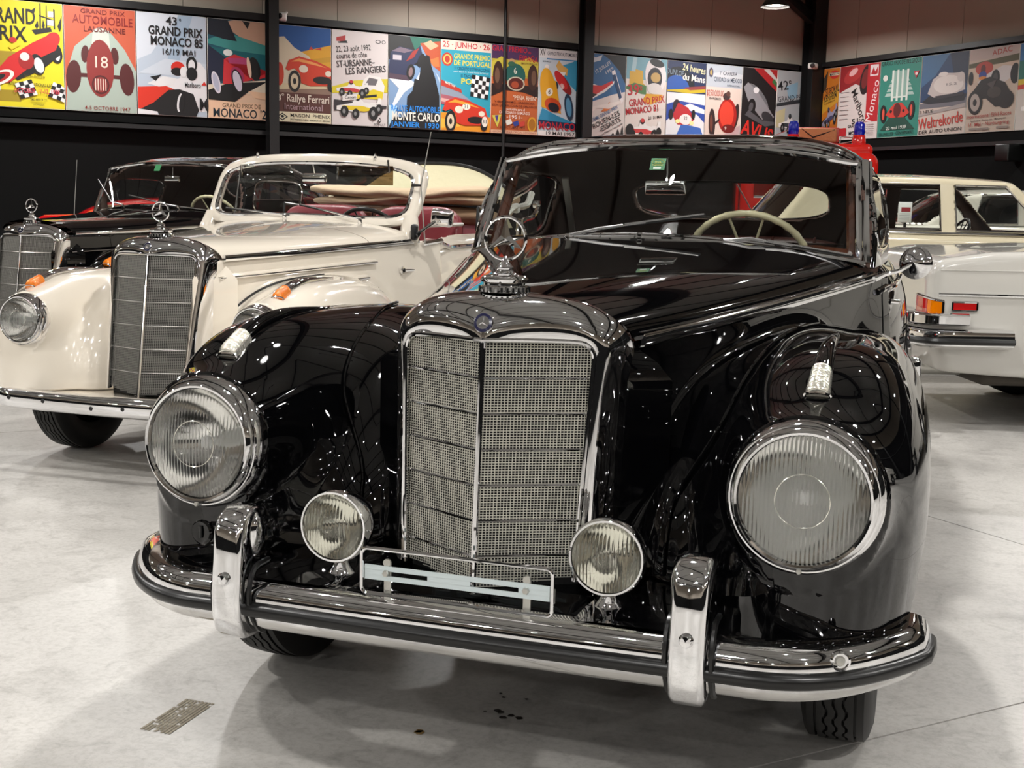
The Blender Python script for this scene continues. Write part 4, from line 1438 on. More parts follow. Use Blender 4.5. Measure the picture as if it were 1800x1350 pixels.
    for v in np.linspace(0, 1, 10):
        R.append([(x * (1 - .08 * v), 3.46 + .28 * v + .02 * math.sin(7 * x), 1.28 + v * (.215 * (1 - abs(x / .64) ** 2.6) + .02)) for x in np.linspace(-.62, .62, 33)])
    g.grid(R); g.build('hood_lining', cream_lining, fold, angle=0)
    edge_ = [Vector(p) + Vector((0, .012, .008)) for p in R[-1]]
    G().tube(edge_, .016, 8).build('hood_edge', black_plastic, fold)
    back = [[(x, y + .035, z) for x, y, z in r] for r in R]
    G().grid(back).build('hood_back', beige_cloth, fold, angle=0)
    for s in (-1, 1):
        G().tube(smooth_path([(s * .64, 3.30, 1.25), (s * .65, 3.47, 1.295), (s * .66, 3.75, 1.35), (s * .66, 4.02, 1.415)], 16), [.018] * 16 + [.024], 8, sy=1.5).build('hood_iron', chrome, fold)
        G().tube(smooth_path([(s * .66, 3.60, 1.07), (s * .67, 3.63, 1.12), (s * .675, 3.74, 1.150), (s * .68, 3.90, 1.165), (s * .68, 4.0, 1.205), (s * .68, 4.07, 1.250)], 18), .017, 8).build('hood_iron', chrome, fold)
        G().tube(smooth_path([(s * .65, 3.36, 1.18), (s * .66, 3.50, 1.225), (s * .66, 3.68, 1.235), (s * .665, 3.82, 1.255), (s * .665, 3.92, 1.33)], 18), .024, 8).build('hood_iron', steel, fold)
        G().lathe([(0, .02), (.030, .016), (.034, 0), (.03, -.03)], (s * .665, 3.56, 1.225), (s, 0, 0), 16).build('hinge_boss', white_plastic, fold)
        G().lathe([(0, .02), (.026, .016), (.030, 0), (.026, -.03)], (s * .675, 4.05, 1.255), (s, 0, 0), 16).build('hinge_boss', chrome, fold)
        G().tube([(s * .665, 3.64, 1.02), (s * .668, 3.62, 1.15)], .026, 8).build('hood_post', chrome, fold)
        G().add([(s * .62, 3.44, 1.09), (s * .62, 3.62, 1.09), (s * .60, 3.46, 1.22)], [(0, 1, 2)]).build('side_flap', cream_lining, fold, smooth=False)
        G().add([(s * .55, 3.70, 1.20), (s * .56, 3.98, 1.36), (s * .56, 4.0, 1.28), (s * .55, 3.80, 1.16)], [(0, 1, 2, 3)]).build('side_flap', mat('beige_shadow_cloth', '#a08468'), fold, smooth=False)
        # quarter window frame standing on the door
        fr = G().tube([(s * .66, 2.72, 1.08), (s * .66, 2.74, 1.225), (s * .66, 3.02, 1.21), (s * .66, 3.02, 1.09)], .009, 4).build('quarter_window', black_plastic, root, smooth=False)
        G().add([(s * .66, 2.73, 1.09), (s * .66, 2.75, 1.215), (s * .66, 3.01, 1.20), (s * .66, 3.01, 1.09)], [(0, 1, 2, 3)]).build('quarter_glass', dark_glass, fr, smooth=False)
        for y in (1.50, 2.80):
            pts = project(f, [(s * .80, y + .02 * (1 - t), .48 + .58 * t) for t in np.linspace(0, 1, 16)], .0004)
            G().tube(pts, .0022, 5).build('door_gap', mat('gap_brown', '#4a4034', .8), root)
        hp = project(f, [(s * .80, 1.60, .945)], .02)[0]
        h = G().lathe([(0, .01), (.02, .008), (.022, 0), (.018, -.012)], (hp[0] - s * .012, hp[1], hp[2]), (s, 0, 0), 14).build('door_handle', chrome, root)
        G().tube([hp, (hp[0] + s * .004, hp[1] + .13, hp[2] - .004)], [.010, .006], 8).build('handle_grip', chrome, h)
    G().tube([(.60, 2.05, 1.115), (.60, 2.62, 1.12)], .012, 6).build('window_channel', steel, root)
    dm = rbox('door_mirror', (.80, 1.72, 1.165), (.125, .05, .095), chrome, root, .022, 4, Matrix.Rotation(.1, 3, 'Y'))
    G().tube([(.78, 1.71, 1.155), (.70, 1.66, 1.09), (.685, 1.65, 1.065)], [.009, .008, .014], 8).build('mirror_arm', chrome, dm)
    rbox('mirror_foot', (.665, 1.66, 1.085), (.035, .05, .085), black_plastic, dm, .014, 3)
    an = G().tube([(.672, 1.80, 1.02), (.645, 1.80, 1.33), (.70, 1.80, 1.62)], [.004, .0035, .002], 6).build('antenna', steel, root)
    G().tube([(.60, 1.79, 1.335), (.647, 1.80, 1.335)], [.009, .006], 8).build('antenna_clip', black_plastic, an)
    rbox('rear_bumper', (0, 4.50, .36), (1.55, .07, .10), chrome, root, .03, 3)
    return root
cream_car = cabriolet()

def saloon():
    root = thing('black_saloon', 'black closed saloon with ivory steering wheel and amber signal behind the cream cabriolet', 'car', (-4.56, 3.93, 0), math.radians(.3))
    w, zt, zc, K = small_front(root, black_paint, amber, None)
    K.update(zt=quad_y([(.3, 1.0), (1.0, 1.03), (1.7, 1.07)]), ws0=1.58, ws1=.15, wt0=1.80, wt1=.08, wz0=1.13, wz1=1.455, wzb=.055, wpx=.600, belt=1.12,
             gy=2.45, gz=1.0, ga=.665, gc=.575, gbf=1.15, gbr=1.05, sy=2.28, sz=1.27, sb=.36, sc=.125, rb=.40, rz=1.33, rc=.075, cab=(1.75, 3.4))
    zt = K['zt']
    zc = quad_y([(.25, 1.085), (.8, 1.11), (1.2, 1.135), (1.6, 1.172)])
    f = body_parts(root, K, .014, black_paint, lining)
    outer, yw = greenhouse(root, K, .013, black_paint, lining)
    car_hood(root, black_paint, w, zt, zc, lambda u: .283 + .055 * u * u, lambda u: 1.58 + .15 * u * u)
    small_details(root, K, f, w, zt, black_paint, True, grille_dark)
    for s in (-1, 1):
        sidelight(root, f, s * .622, .812, .74, chrome, amber, .026, .034)
    G().box((0, 2.55, .36), (1.2, 1.9, .03)).build('cabin_floor', under_black, root, smooth=False)
    gx = np.linspace(-1, 1, 33)
    def edge(u, v):
        x = u * (.602 + (.570 - .602) * v)
        z0_, z1_ = 1.125 + .062 * (1 - u * u), 1.455 + .050 * (1 - u * u)
        z = z0_ + (z1_ - z0_) * v
        xx = (x / .62) ** 2
        return (x, (1 - v) * (1.58 + .15 * xx) + v * (1.795 + .08 * xx), z)
    G().grid([[edge(u, v) for u in gx] for v in np.linspace(0, 1, 10)]).build('windscreen', window_glass, root, angle=0)
    loop = [edge(u, 0) for u in gx] + [edge(1, v) for v in np.linspace(.08, .92, 8)] + [edge(u, 1) for u in gx[::-1]] + [edge(-1, v) for v in np.linspace(.92, .08, 8)]
    fr = G().tube(loop, .010, 8, closed=True).build('windscreen_frame', chrome, root)
    pts = project(outer, [(edge(u, 1)[0] * 1.03, edge(u, 1)[1] + .06, edge(u, 1)[2] + .05) for u in gx], .003)
    G().tube(pts, .008, 8).build('header_strip', chrome, fr)
    wiper(root, (-.25, 1.57, 1.175), (-.36, 1.585, 1.21), (-.48, 1.66, 1.30), .26)
    wiper(root, (.22, 1.57, 1.175), (.10, 1.58, 1.20), (-.10, 1.60, 1.235), .26)
    for s in (-1, 1):
        ring = []
        for t in np.linspace(0, 2 * PI, 48, endpoint=False):
            c, sn = math.cos(t), math.sin(t)
            z = K['sz'] + K['sc'] * math.copysign(abs(sn) ** .5, sn)
            y = K['sy'] + K['sb'] * math.copysign(abs(c) ** .5, c) + .45 * (z - K['sz'])
            lo, hi = .3, .72
            for _ in range(24):
                md = (lo + hi) / 2
                if float(outer(np.array(md), np.array(y), np.array(z))) < 0: lo = md
                else: hi = md
            ring.append((s * (lo - .006), y, z))
        tr = G().tube(ring, .007, 6, closed=True).build('side_window_trim', chrome, root)
        G().add(ring, [tuple(range(48))]).build('side_glass', dark_glass, tr, smooth=False)
    G().sweep([(x, 1.74 + .1 * (x / .6) ** 2, 1.09) for x in np.linspace(-.56, .56, 13)], [(-.10, -.16), (.04, -.16), (.06, 0), (.04, .045), (0, .06), (-.14, .06), (-.14, .04)]).build('dashboard', wood, root)
    seat(root, 0, 2.3, .60, 1.12, brown_leather, .50, 'front_seat', 0)
    steering_wheel(root, (.26, 2.02, 1.10), .20, ivory, .62, .012)
    mr = rbox('interior_mirror', (.05, 1.76, 1.385), (.13, .03, .045), chrome, root, .01, 3)
    G().tube([(.05, 1.77, 1.40), (0.03, 1.80, 1.47)], .004, 6).build('mirror_stem', chrome, mr)
    G().box((-.07, 1.755, 1.465), (.05, .001, .055), R=Matrix.Rotation(-.55, 3, 'X')).build('windscreen_sticker', green_paper, root, smooth=False)
    G().tube([(-.79, 1.70, 1.02), (-.775, 1.70, 1.2), (-.745, 1.70, 1.515)], [.005, .0035, .0022], 6).build('antenna', steel, root)
    rbox('rear_bumper', (0, 4.50, .36), (1.55, .07, .10), chrome, root, .03, 3)
    return root
black_saloon = saloon()
# ================================================================ later saloons, side on
def sedan(name, label, loc, rz, paint, P):
    """boxy three-box car; local y runs backwards from the nose, P = sizes"""
    root = thing(name, label, 'car', loc, rz)
    L, W = P['L'], P['W'] / 2
    prof_y = np.array([p[0] for p in P['top']]); prof_z = np.array([p[1] for p in P['top']])
    def top(y):
        return np.interp(y, prof_y, prof_z)
    def lower(x, y, z):
        zt_ = top(y)
        yy = (y - L / 2) / (L / 2)
        wd = W * (1 - .10 * np.abs(yy) ** 5)
        wd = wd * (1 - .035 * np.clip((z - .62) / .4, 0, 1) ** 1.5) * (1 - .06 * np.clip((.62 - z) / .4, 0, 1) ** 2)
        d = smax(np.abs(x) - wd, z - zt_ - .02 * (1 - (x / W) ** 2), P.get('edge', .06))
        d = smax(d, np.maximum(.03 - y, y - (L - .05) + .10 * np.clip((.6 - z) / .3, 0, 1)), .09)
        d = smax(d, P['zb'] + .05 * np.clip((y - P['ra'] - .3), 0, 2) - z, .03)
        for wy in (P['fa'], P['ra']):
            arch = np.maximum(np.sqrt((y - wy) ** 2 + (z - P['R']) ** 2) - (P['R'] + .045), .45 - np.abs(x))
            arch = np.maximum(arch, z - P.get('archtop', .70))
            d = np.maximum(d, -arch)
        cab = np.maximum(np.maximum(P['cab'][0] - y, y - P['cab'][1]), np.maximum(np.abs(x) - (W - .10), .45 - z))
        return np.maximum(d, -cab)
    gz, gr = P['belt'] - .12, P['roof']
    def gh(x, y, z, o=0.0):
        q = np.clip((z - P['belt']) / (gr - P['belt']), -.5, 1.2)
        wd = (P['gw0'] + (P['gw1'] - P['gw0']) * q) - o
        yf = P['gy0'] + (P['gy1'] - P['gy0']) * q + .10 * (x / .7) ** 2 + o
        yr = P['gy3'] + (P['gy2'] - P['gy3']) * q - .10 * (x / .7) ** 2 - o
        zr = gr - o - .035 * (x / .6) ** 2 - .03 * ((y - (P['gy1'] + P['gy2']) / 2) / ((P['gy2'] - P['gy1']) / 2)) ** 2
        d = smax(np.abs(x) - wd, z - zr, .05)
        return smax(d, np.maximum(yf - y, y - yr), .05)
    def glass_cut(x, y, z):
        d = 1e3 + 0 * x
        for (a0, a1, b0, b1, sl0, sl1) in P['wins']:      # y range at the belt, z range, lean of each end
            q = (z - b0)
            s = np.maximum(np.maximum(a0 + sl0 * q - y, y - (a1 + sl1 * q)), np.maximum(b0 - z, z - b1))
            d = np.minimum(d, np.maximum(s, .30 - np.abs(x)))
        w = np.maximum(np.maximum(P['belt'] + .03 - z, z - (gr - .085)), np.abs(x) - (P['gw1'] - .03 + (gr - z) * .12))
        d = np.minimum(d, w + 0 * y)
        return np.where(np.abs(x) < .30, w, d) if False else d
    def up(x, y, z):
        d = np.maximum(gh(x, y, z), -gh(x, y, z, .035))
        d = np.maximum(d, -glass_cut(x, y, z))
        return np.maximum(d, gz - z)
    h = P.get('h', .022)
    A, F, N = mirror_x(*surfnet(lower, (-.5 * h, -.05, P['zb'] - .05), (W + .05, L + .05, max(prof_z) + .08), h))
    c = A[F].mean(1); n = N[F].mean(1)
    ins = (c[:, 1] > P['cab'][0] - .01) & (c[:, 1] < P['cab'][1] + .01) & (np.abs(c[:, 0]) < W - .09) & (c[:, 2] < P['belt'] - .03)
    mesh_pfn('body', A, F, N, paint, root, ~ins)
    mesh_pfn('cabin_lining', A, F, N, P.get('inner', lining), root, ins)
    A, F, N = mirror_x(*surfnet(up, (-.5 * h, P['gy0'] - .1, gz - .04), (P['gw0'] + .08, P['gy3'] + .1, gr + .05), h * .8))
    c = A[F].mean(1)
    ins = gh(c[:, 0], c[:, 1], c[:, 2]) < -.012
    mesh_pfn('roof', A, F, N, paint, root, ~ins)
    mesh_pfn('headliner', A, F, N, P.get('inner', lining), root, ins)
    def side_x(y, z):
        lo, hi = .2, 1.1
        for _ in range(24):
            md = (lo + hi) / 2
            a = np.array([md]), np.array([y]), np.array([z])
            if min(float(gh(*a)[0]) if z > P['belt'] else 9, float(lower(*a)[0])) < 0: lo = md
            else: hi = md
        return lo
    def body_x(y, z):
        lo, hi = W - .2, W + .1
        for _ in range(24):
            md = (lo + hi) / 2
            if float(lower(np.array([md]), np.array([y]), np.array([z]))[0]) < 0: lo = md
            else: hi = md
        return lo
    for s in (-1, 1):
        for (a0, a1, b0, b1, sl0, sl1) in P['wins']:
            q = b1 - b0
            cs = [(a0, b0), (a1, b0), (a1 + sl1 * q, b1), (a0 + sl0 * q, b1)]
            gxs = [side_x(y, z) - .012 for y, z in cs]
            g = G().add([(s * x, y, z) for x, (y, z) in zip(gxs, cs)], [(0, 1, 2, 3)]).build('side_glass', P.get('glass', window_glass), root, smooth=False)
            G().tube([(s * (x + .014), y, z) for x, (y, z) in zip(gxs, cs)], .010, 6, closed=True).build('window_trim', P.get('trim_m', chrome), g)
        G().tube([(s * (side_x(y, P['belt'] + .005) + .016), y, P['belt'] + .004) for y in np.linspace(P['gy0'] + .1, P['gy3'] - .25, 16)], .012, 8).build('belt_trim', chrome, root)
        if P.get('side_trim'):
            z_, ya, yb = P['side_trim']
            G().tube([(s * (body_x(y, z_) + .002), y, z_) for y in np.linspace(ya, yb, 24)], .011, 8, sy=1).build('side_trim', chrome, root)
        for y in P.get('gaps', ()):
            zz = np.linspace(P['zb'] + .06, P['belt'] - .01, 10)
            G().tube([(s * (body_x(y, z) + .0005), y, z) for z in zz], .0035, 5).build('door_gap', mat('gap_brown', '#4a4034', .8), root)
        for y in P.get('handles', ()):
            x = body_x(y, P['belt'] - .13)
            G().tube([(s * x, y - .07, P['belt'] - .13), (s * (x + .03), y - .06, P['belt'] - .13), (s * (x + .03), y + .06, P['belt'] - .13), (s * x, y + .07, P['belt'] - .13)], .009, 6).build('door_handle', chrome, root)
        for wy in (P['fa'], P['ra']):
            wheel(root, (s * (W - .13), wy, P['R']), P['R'], .18, tread=False)
        G().lathe([(0, .02), (.07, .015), (.095, 0), (.1, -.03)], (s * (W - .22), .02, .66), (0, -1, 0), 22).build('headlight', chrome, root)
    # front and rear glass
    for nm, ya, yb, sg in (('windscreen', P['gy0'], P['gy1'], 1), ('rear_glass', P['gy3'], P['gy2'], -1)):
        R = []
        for v in np.linspace(.1, .86, 6):
            z = P['belt'] + (gr - P['belt']) * v
            wd = (P['gw0'] + (P['gw1'] - P['gw0']) * v) - .06
            R.append([(x, ya + (yb - ya) * v + sg * (.10 * (x / .7) ** 2 + .014), z) for x in np.linspace(-wd, wd, 9)])
        G().grid(R).build(nm, P.get('glass', window_glass), root, angle=0)
    G().box((0, (P['cab'][0] + P['cab'][1]) / 2, P['zb'] + .08), (W * 1.6, P['cab'][1] - P['cab'][0], .04)).build('cabin_floor', under_black, root, smooth=False)
    G().box((0, L / 2, P['zb'] + .03), (W * 1.3, L * .8, .05)).build('chassis', under_black, root, smooth=False)
    sm = P.get('seat', brown_leather)
    seat(root, 0, P['cab'][0] + .75, .55, 1.2, sm, P['belt'] - .60, 'front_seat')
    seat(root, 0, P['cab'][1] - .80, .55, 1.2, sm, P['belt'] - .60, 'rear_seat')
    steering_wheel(root, (.36, P['cab'][0] + .48, P['belt'] - .06), .20, black_plastic, .5, .012)
    rbox('dashboard', (0, P['cab'][0] + .16, P['belt'] - .07), (1.3, .3, .14), P.get('dash', wood), root, .03, 3)
    # bumpers that wrap round the corners
    for yy, sg in ((0.0, -1), (L, 1)):
        pts = []
        Wb = W - .005
        wrap = P.get('wrap', .55)
        for x in np.linspace(-Wb + .12, Wb - .12, 11):
            pts.append((x, yy + sg * (.045 - .03 * (x / Wb) ** 2), P['bz']))
        end = [(Wb - .03, yy - sg * .02, P['bz']), (Wb + .025, yy - sg * .09, P['bz']), (Wb + .035, yy - sg * .25, P['bz']), (Wb + .03, yy - sg * wrap, P['bz'])]
        path = [(-x, y, z) for x, y, z in end[::-1]] + pts + end
        path = smooth_path(path, 70)
        if sg > 0: path = path[::-1]
        o = G().sweep(path, [(-.05, .05), (-.01, .055), (.02, .04), (.03, .0), (.02, -.04), (-.01, -.055), (-.05, -.05)]).build('front_bumper' if sg < 0 else 'rear_bumper', chrome, root)
        if P.get('bumper_rubber'):
            G().tube([(x, y, z - .012) for x, y, z in path_off(path, .026)], .020, 8).build('rubber_strip', rubber, o)
        if P.get('upper_blade'):
            up_ = [(x * (1 if abs(x) < W - .1 else .985), y, z + .105) for x, y, z in path]
            k = len(up_)
            up_ = up_[int(k * .07):k - int(k * .07)]
            G().sweep(up_, [(-.05, .035), (-.01, .038), (.015, .022), (.015, -.022), (-.01, -.038), (-.05, -.035)]).build('upper_blade', chrome, o)
    root['_bx'] = 0
    del root['_bx']
    return root, body_x, lower

def lamp_patch(root, name, m, pts, lower, off=.006, sub=8):
    """raised lens over a quad of body points, snapped to the bodywork"""
    a, b, c, d = [Vector(p) for p in pts]
    R = []
    for i in range(sub + 1):
        u = i / sub
        R.append([a.lerp(b, u).lerp(d.lerp(c, u), j / sub) for j in range(sub + 1)])
    flat = project(lower, [tuple(p) for r in R for p in r], off)
    R = [flat[i * (sub + 1):(i + 1) * (sub + 1)] for i in range(sub + 1)]
    return G().grid(R).build(name, m, root, angle=0), R

# silver-white saloon: tail towards the black coupe, nose to the right of the picture
AZ = math.radians(108.6)
def place(lx, ly, wx, wy, rz):
    """origin so that local point (lx, ly) lands on world (wx, wy)"""
    c, s = math.cos(rz), math.sin(rz)
    return (wx - (c * lx - s * ly), wy - (s * lx + c * ly), 0)
PW = dict(L=4.90, W=1.81, top=[(0, .82), (.1, .90), (.6, .95), (1.6, 1.02), (1.8, 1.03), (3.6, 1.05), (3.9, 1.055), (4.5, 1.03), (4.75, .99), (4.9, .93)], zb=.30, fa=.87, ra=3.66, R=.335, archtop=.60,
          belt=1.05, roof=1.45, cab=(1.75, 3.65), gw0=.80, gw1=.62, gy0=1.65, gy1=2.25, gy2=3.25, gy3=3.75, bz=.545, edge=.05,
          wins=[(1.95, 2.62, 1.07, 1.37, 1.0, 0), (2.72, 3.42, 1.07, 1.37, 0, -.6)], side_trim=(.79, .25, 4.80), gaps=(1.70, 2.66, 3.5), handles=(2.5, 3.35), bumper_rubber=True, upper_blade=True, wrap=.50, h=.02)
ws_loc = place(-.90, 4.86, .885, 5.10, AZ)
white_car, wbx, wlow = sedan('silver_saloon', 'silver-white saloon at right with wraparound red and amber tail lamp and black-striped bumper', ws_loc, AZ, grey_white_paint, PW)
for s in (-1, 1):
    # tail lamp: red and amber halves wrapped round the corner in a chrome bezel
    o, R1 = lamp_patch(white_car, 'tail_light', red_lens, [(s * .62, 4.92, .665), (s * .80, 4.90, .665), (s * .80, 4.90, .768), (s * .62, 4.92, .778)], wlow, .008)
    _, R2 = lamp_patch(o, 'amber_lens', amber, [(s * .80, 4.90, .665), (s * .93, 4.79, .662), (s * .93, 4.79, .758), (s * .80, 4.90, .768)], wlow, .010)
    _, R3 = lamp_patch(o, 'clear_lens', mat('pink_lens', '#b86a60', .12, coat=1.0), [(s * .62, 4.92, .662), (s * .797, 4.90, .662), (s * .797, 4.90, .705), (s * .62, 4.92, .71)], wlow, .011)
    loop = [r[0] for r in R1] + [r[0] for r in R2] + R2[-1] + [r[-1] for r in R2[::-1]] + [r[-1] for r in R1[::-1]] + R1[0][::-1]
    G().tube(loop, .008, 6, closed=True).build('lamp_bezel', chrome, o)
    # red side marker
    mk, R = lamp_patch(white_car, 'side_marker', red_lens, [(s * .95, 4.74, .705), (s * .95, 4.60, .705), (s * .95, 4.60, .755), (s * .95, 4.74, .755)], wlow, .010)
    loop = [r[0] for r in R] + R[-1] + [r[-1] for r in R[::-1]] + R[0][::-1]
    G().tube(loop, .006, 6, closed=True).build('marker_bezel', chrome, mk)
    # shoulder crease from the tail lamp along the wing
    pts = project(wlow, [(s * .84, y, .93) for y in np.linspace(3.0, 4.80, 24)], .001)
    G().tube(pts, .004, 6).build('shoulder_crease', grey_white_paint, white_car)
G().lathe([(.05, -.5), (.05, .12), (.042, .12), (.042, -.1)], (-.45, 4.72, .33), (0, 1, 0), 16).build('exhaust', steel, white_car)
rbox('silencer', (-.35, 4.25, .33), (.9, .55, .14), mat('under_brown', '#3a342c', .8), white_car, .05, 3)
G().sweep([(-.2, 4.905, .88), (-.33, 4.90, .88)], [(0, -.006), (.006, -.006), (.006, .006), (0, .006)]).build('trunk_script', chrome, white_car)

# ivory saloon parked behind it, side on
PI_ = dict(L=4.75, W=1.80, top=[(0, .86), (.1, .96), (.7, 1.02), (1.6, 1.07), (1.8, 1.08), (3.7, 1.09), (4.4, 1.05), (4.7, 1.0)], zb=.28, fa=.85, ra=3.55, R=.34, archtop=.62,
           belt=1.10, roof=1.575, cab=(1.72, 3.75), gw0=.80, gw1=.66, gy0=1.62, gy1=2.10, gy2=3.75, gy3=4.15, bz=.5,
           wins=[(1.90, 2.60, 1.125, 1.475, .85, 0), (2.72, 3.55, 1.125, 1.475, 0, -.15)], gaps=(1.68, 2.66, 3.65), handles=(2.5, 3.4), h=.022, wrap=.3, seat=mat('tan_leather', '#6a3a22', .5), dash=black_plastic)
iv_loc = place(-.90, 2.66, 1.015, 7.86, AZ)
ivory_car, ibx, ilow = sedan('ivory_saloon', 'ivory saloon seen side on behind the silver-white saloon, white dome lamp on its roof', iv_loc, AZ, ivory_paint, PI_)
dl = G().lathe([(0, .085), (.035, .078), (.062, .055), (.072, .02), (.070, -.01)], (-.30, 3.20, 1.563), (0, 0, 1), 24).build('dome_lamp', mat('opal_glass', '#d8dadc', .25, coat=.5), ivory_car)
G().lathe([(.078, .006), (.080, -.02), (.0, -.02)], (-.30, 3.20, 1.563), (0, 0, 1), 20).build('lamp_base', chrome, dl)
# white saloon further back, seen through the ivory saloon's windows
PB = dict(L=4.32, W=1.66, top=[(0, .85), (.1, .95), (.7, 1.02), (1.6, 1.12), (1.8, 1.14), (3.5, 1.15), (3.8, 1.14), (4.1, 1.14), (4.32, 1.04)], zb=.28, fa=.85, ra=3.55, R=.34, archtop=.62,
          belt=1.36, roof=1.53, cab=(1.72, 3.3), gw0=.74, gw1=.67, gy0=1.62, gy1=2.05, gy2=3.20, gy3=3.75, bz=.5,
          wins=[(1.95, 2.62, 1.18, 1.45, .75, 0), (2.72, 3.16, 1.18, 1.45, 0, -.34)], side_trim=(1.05, .3, 4.5), gaps=(2.66,), h=.03, wrap=.3)
PB['belt'] = 1.15
wl_loc = place(-.74, 3.60, .83, 10.72, AZ)
far_car, _, _ = sedan('white_saloon', 'white saloon far back, seen through the side windows of the ivory saloon', wl_loc, AZ, white_paint, PB)

# low red coupe side on between the black saloon and the wall
def red_coupe():
    az = math.radians(108.6)
    root = thing('red_sports_car', 'low bright red sports coupe parked side on behind the black saloon and the cabriolet', 'car', place(-.9, 2.0, -5.0, 8.75, az), az)
    L, W = 4.9, .92
    py = np.array([0, .2, .9, 1.5, 2.2, 2.9, 3.6, 4.2, 4.7, 4.9]) ; pz = np.array([.60, .72, .86, .95, 1.02, 1.04, 1.03, 1.08, 1.06, .98])
    def lower(x, y, z):
        wd = W * (1 - .12 * np.abs((y - L / 2) / (L / 2)) ** 4)
        d = smax(np.abs(x) - wd, z - np.interp(y, py, pz), .10)
        d = smax(d, np.maximum(.02 - y, y - L + .02), .12)
        d = smax(d, .20 - z, .03)
        for wy in (.95, 3.75):
            d = np.maximum(d, -np.maximum(np.sqrt((y - wy) ** 2 + (z - .33) ** 2) - .375, .5 - np.abs(x)))
        return d
    def cabin(x, y, z):
        q = pw(x / .70, 3) + pw((y - 3.55) / np.where(y < 3.55, 1.2, 1.15), 2.4) + pw(np.maximum(z - .8, 0) / .46, 2.6)
        return (pw(q, 1 / 2.5) - 1) * .4
    P, F, N = mirror_x(*surfnet(lambda x, y, z: lower(x, y, z), (-.0125, -.05, .15), (W + .05, L + .05, 1.16), .025))
    mesh_pfn('body', P, F, N, red_paint, root)
    P, F, N = mirror_x(*surfnet(cabin, (-.0125, 2.2, .85), (.75, 4.8, 1.30), .022))
    c = P[F].mean(1)
    gl = (c[:, 2] > 1.03) & (c[:, 2] < 1.17) & (np.abs(c[:, 1] - 3.55) < .75)
    mesh_pfn('roof', P, F, N, red_paint, root, ~gl)
    mesh_pfn('side_glass', P, F, N, mat('black_glass', '#08080a', .05, coat=1.0), root, gl)
    for s in (-1, 1):
        for k in range(4):
            z = .62 + .10 * k
            pts = project(lower, [(s * W, y, z) for y in np.linspace(.45, 2.2, 14)], .004)
            G().tube(pts, .012, 6).build('side_strake', black_plastic, root)
        for y in (.95, 3.75):
            wheel(root, (s * .80, y, .33), .33, .22, tread=False)
    for k in range(5):
        z = .60 + .095 * k
        G().box((0, 4.895, z), (1.5, .03, .045)).build('tail_slat', black_plastic, root, smooth=False)
    return root
red_car = red_coupe()
red_two = copy_tree(red_car)
red_two.location = (-3.07, 14.39, 0); red_two.rotation_euler.z = math.radians(192)
red_two['label'] = 'red sports coupe with a black slatted tail, seen through the black coupe window'
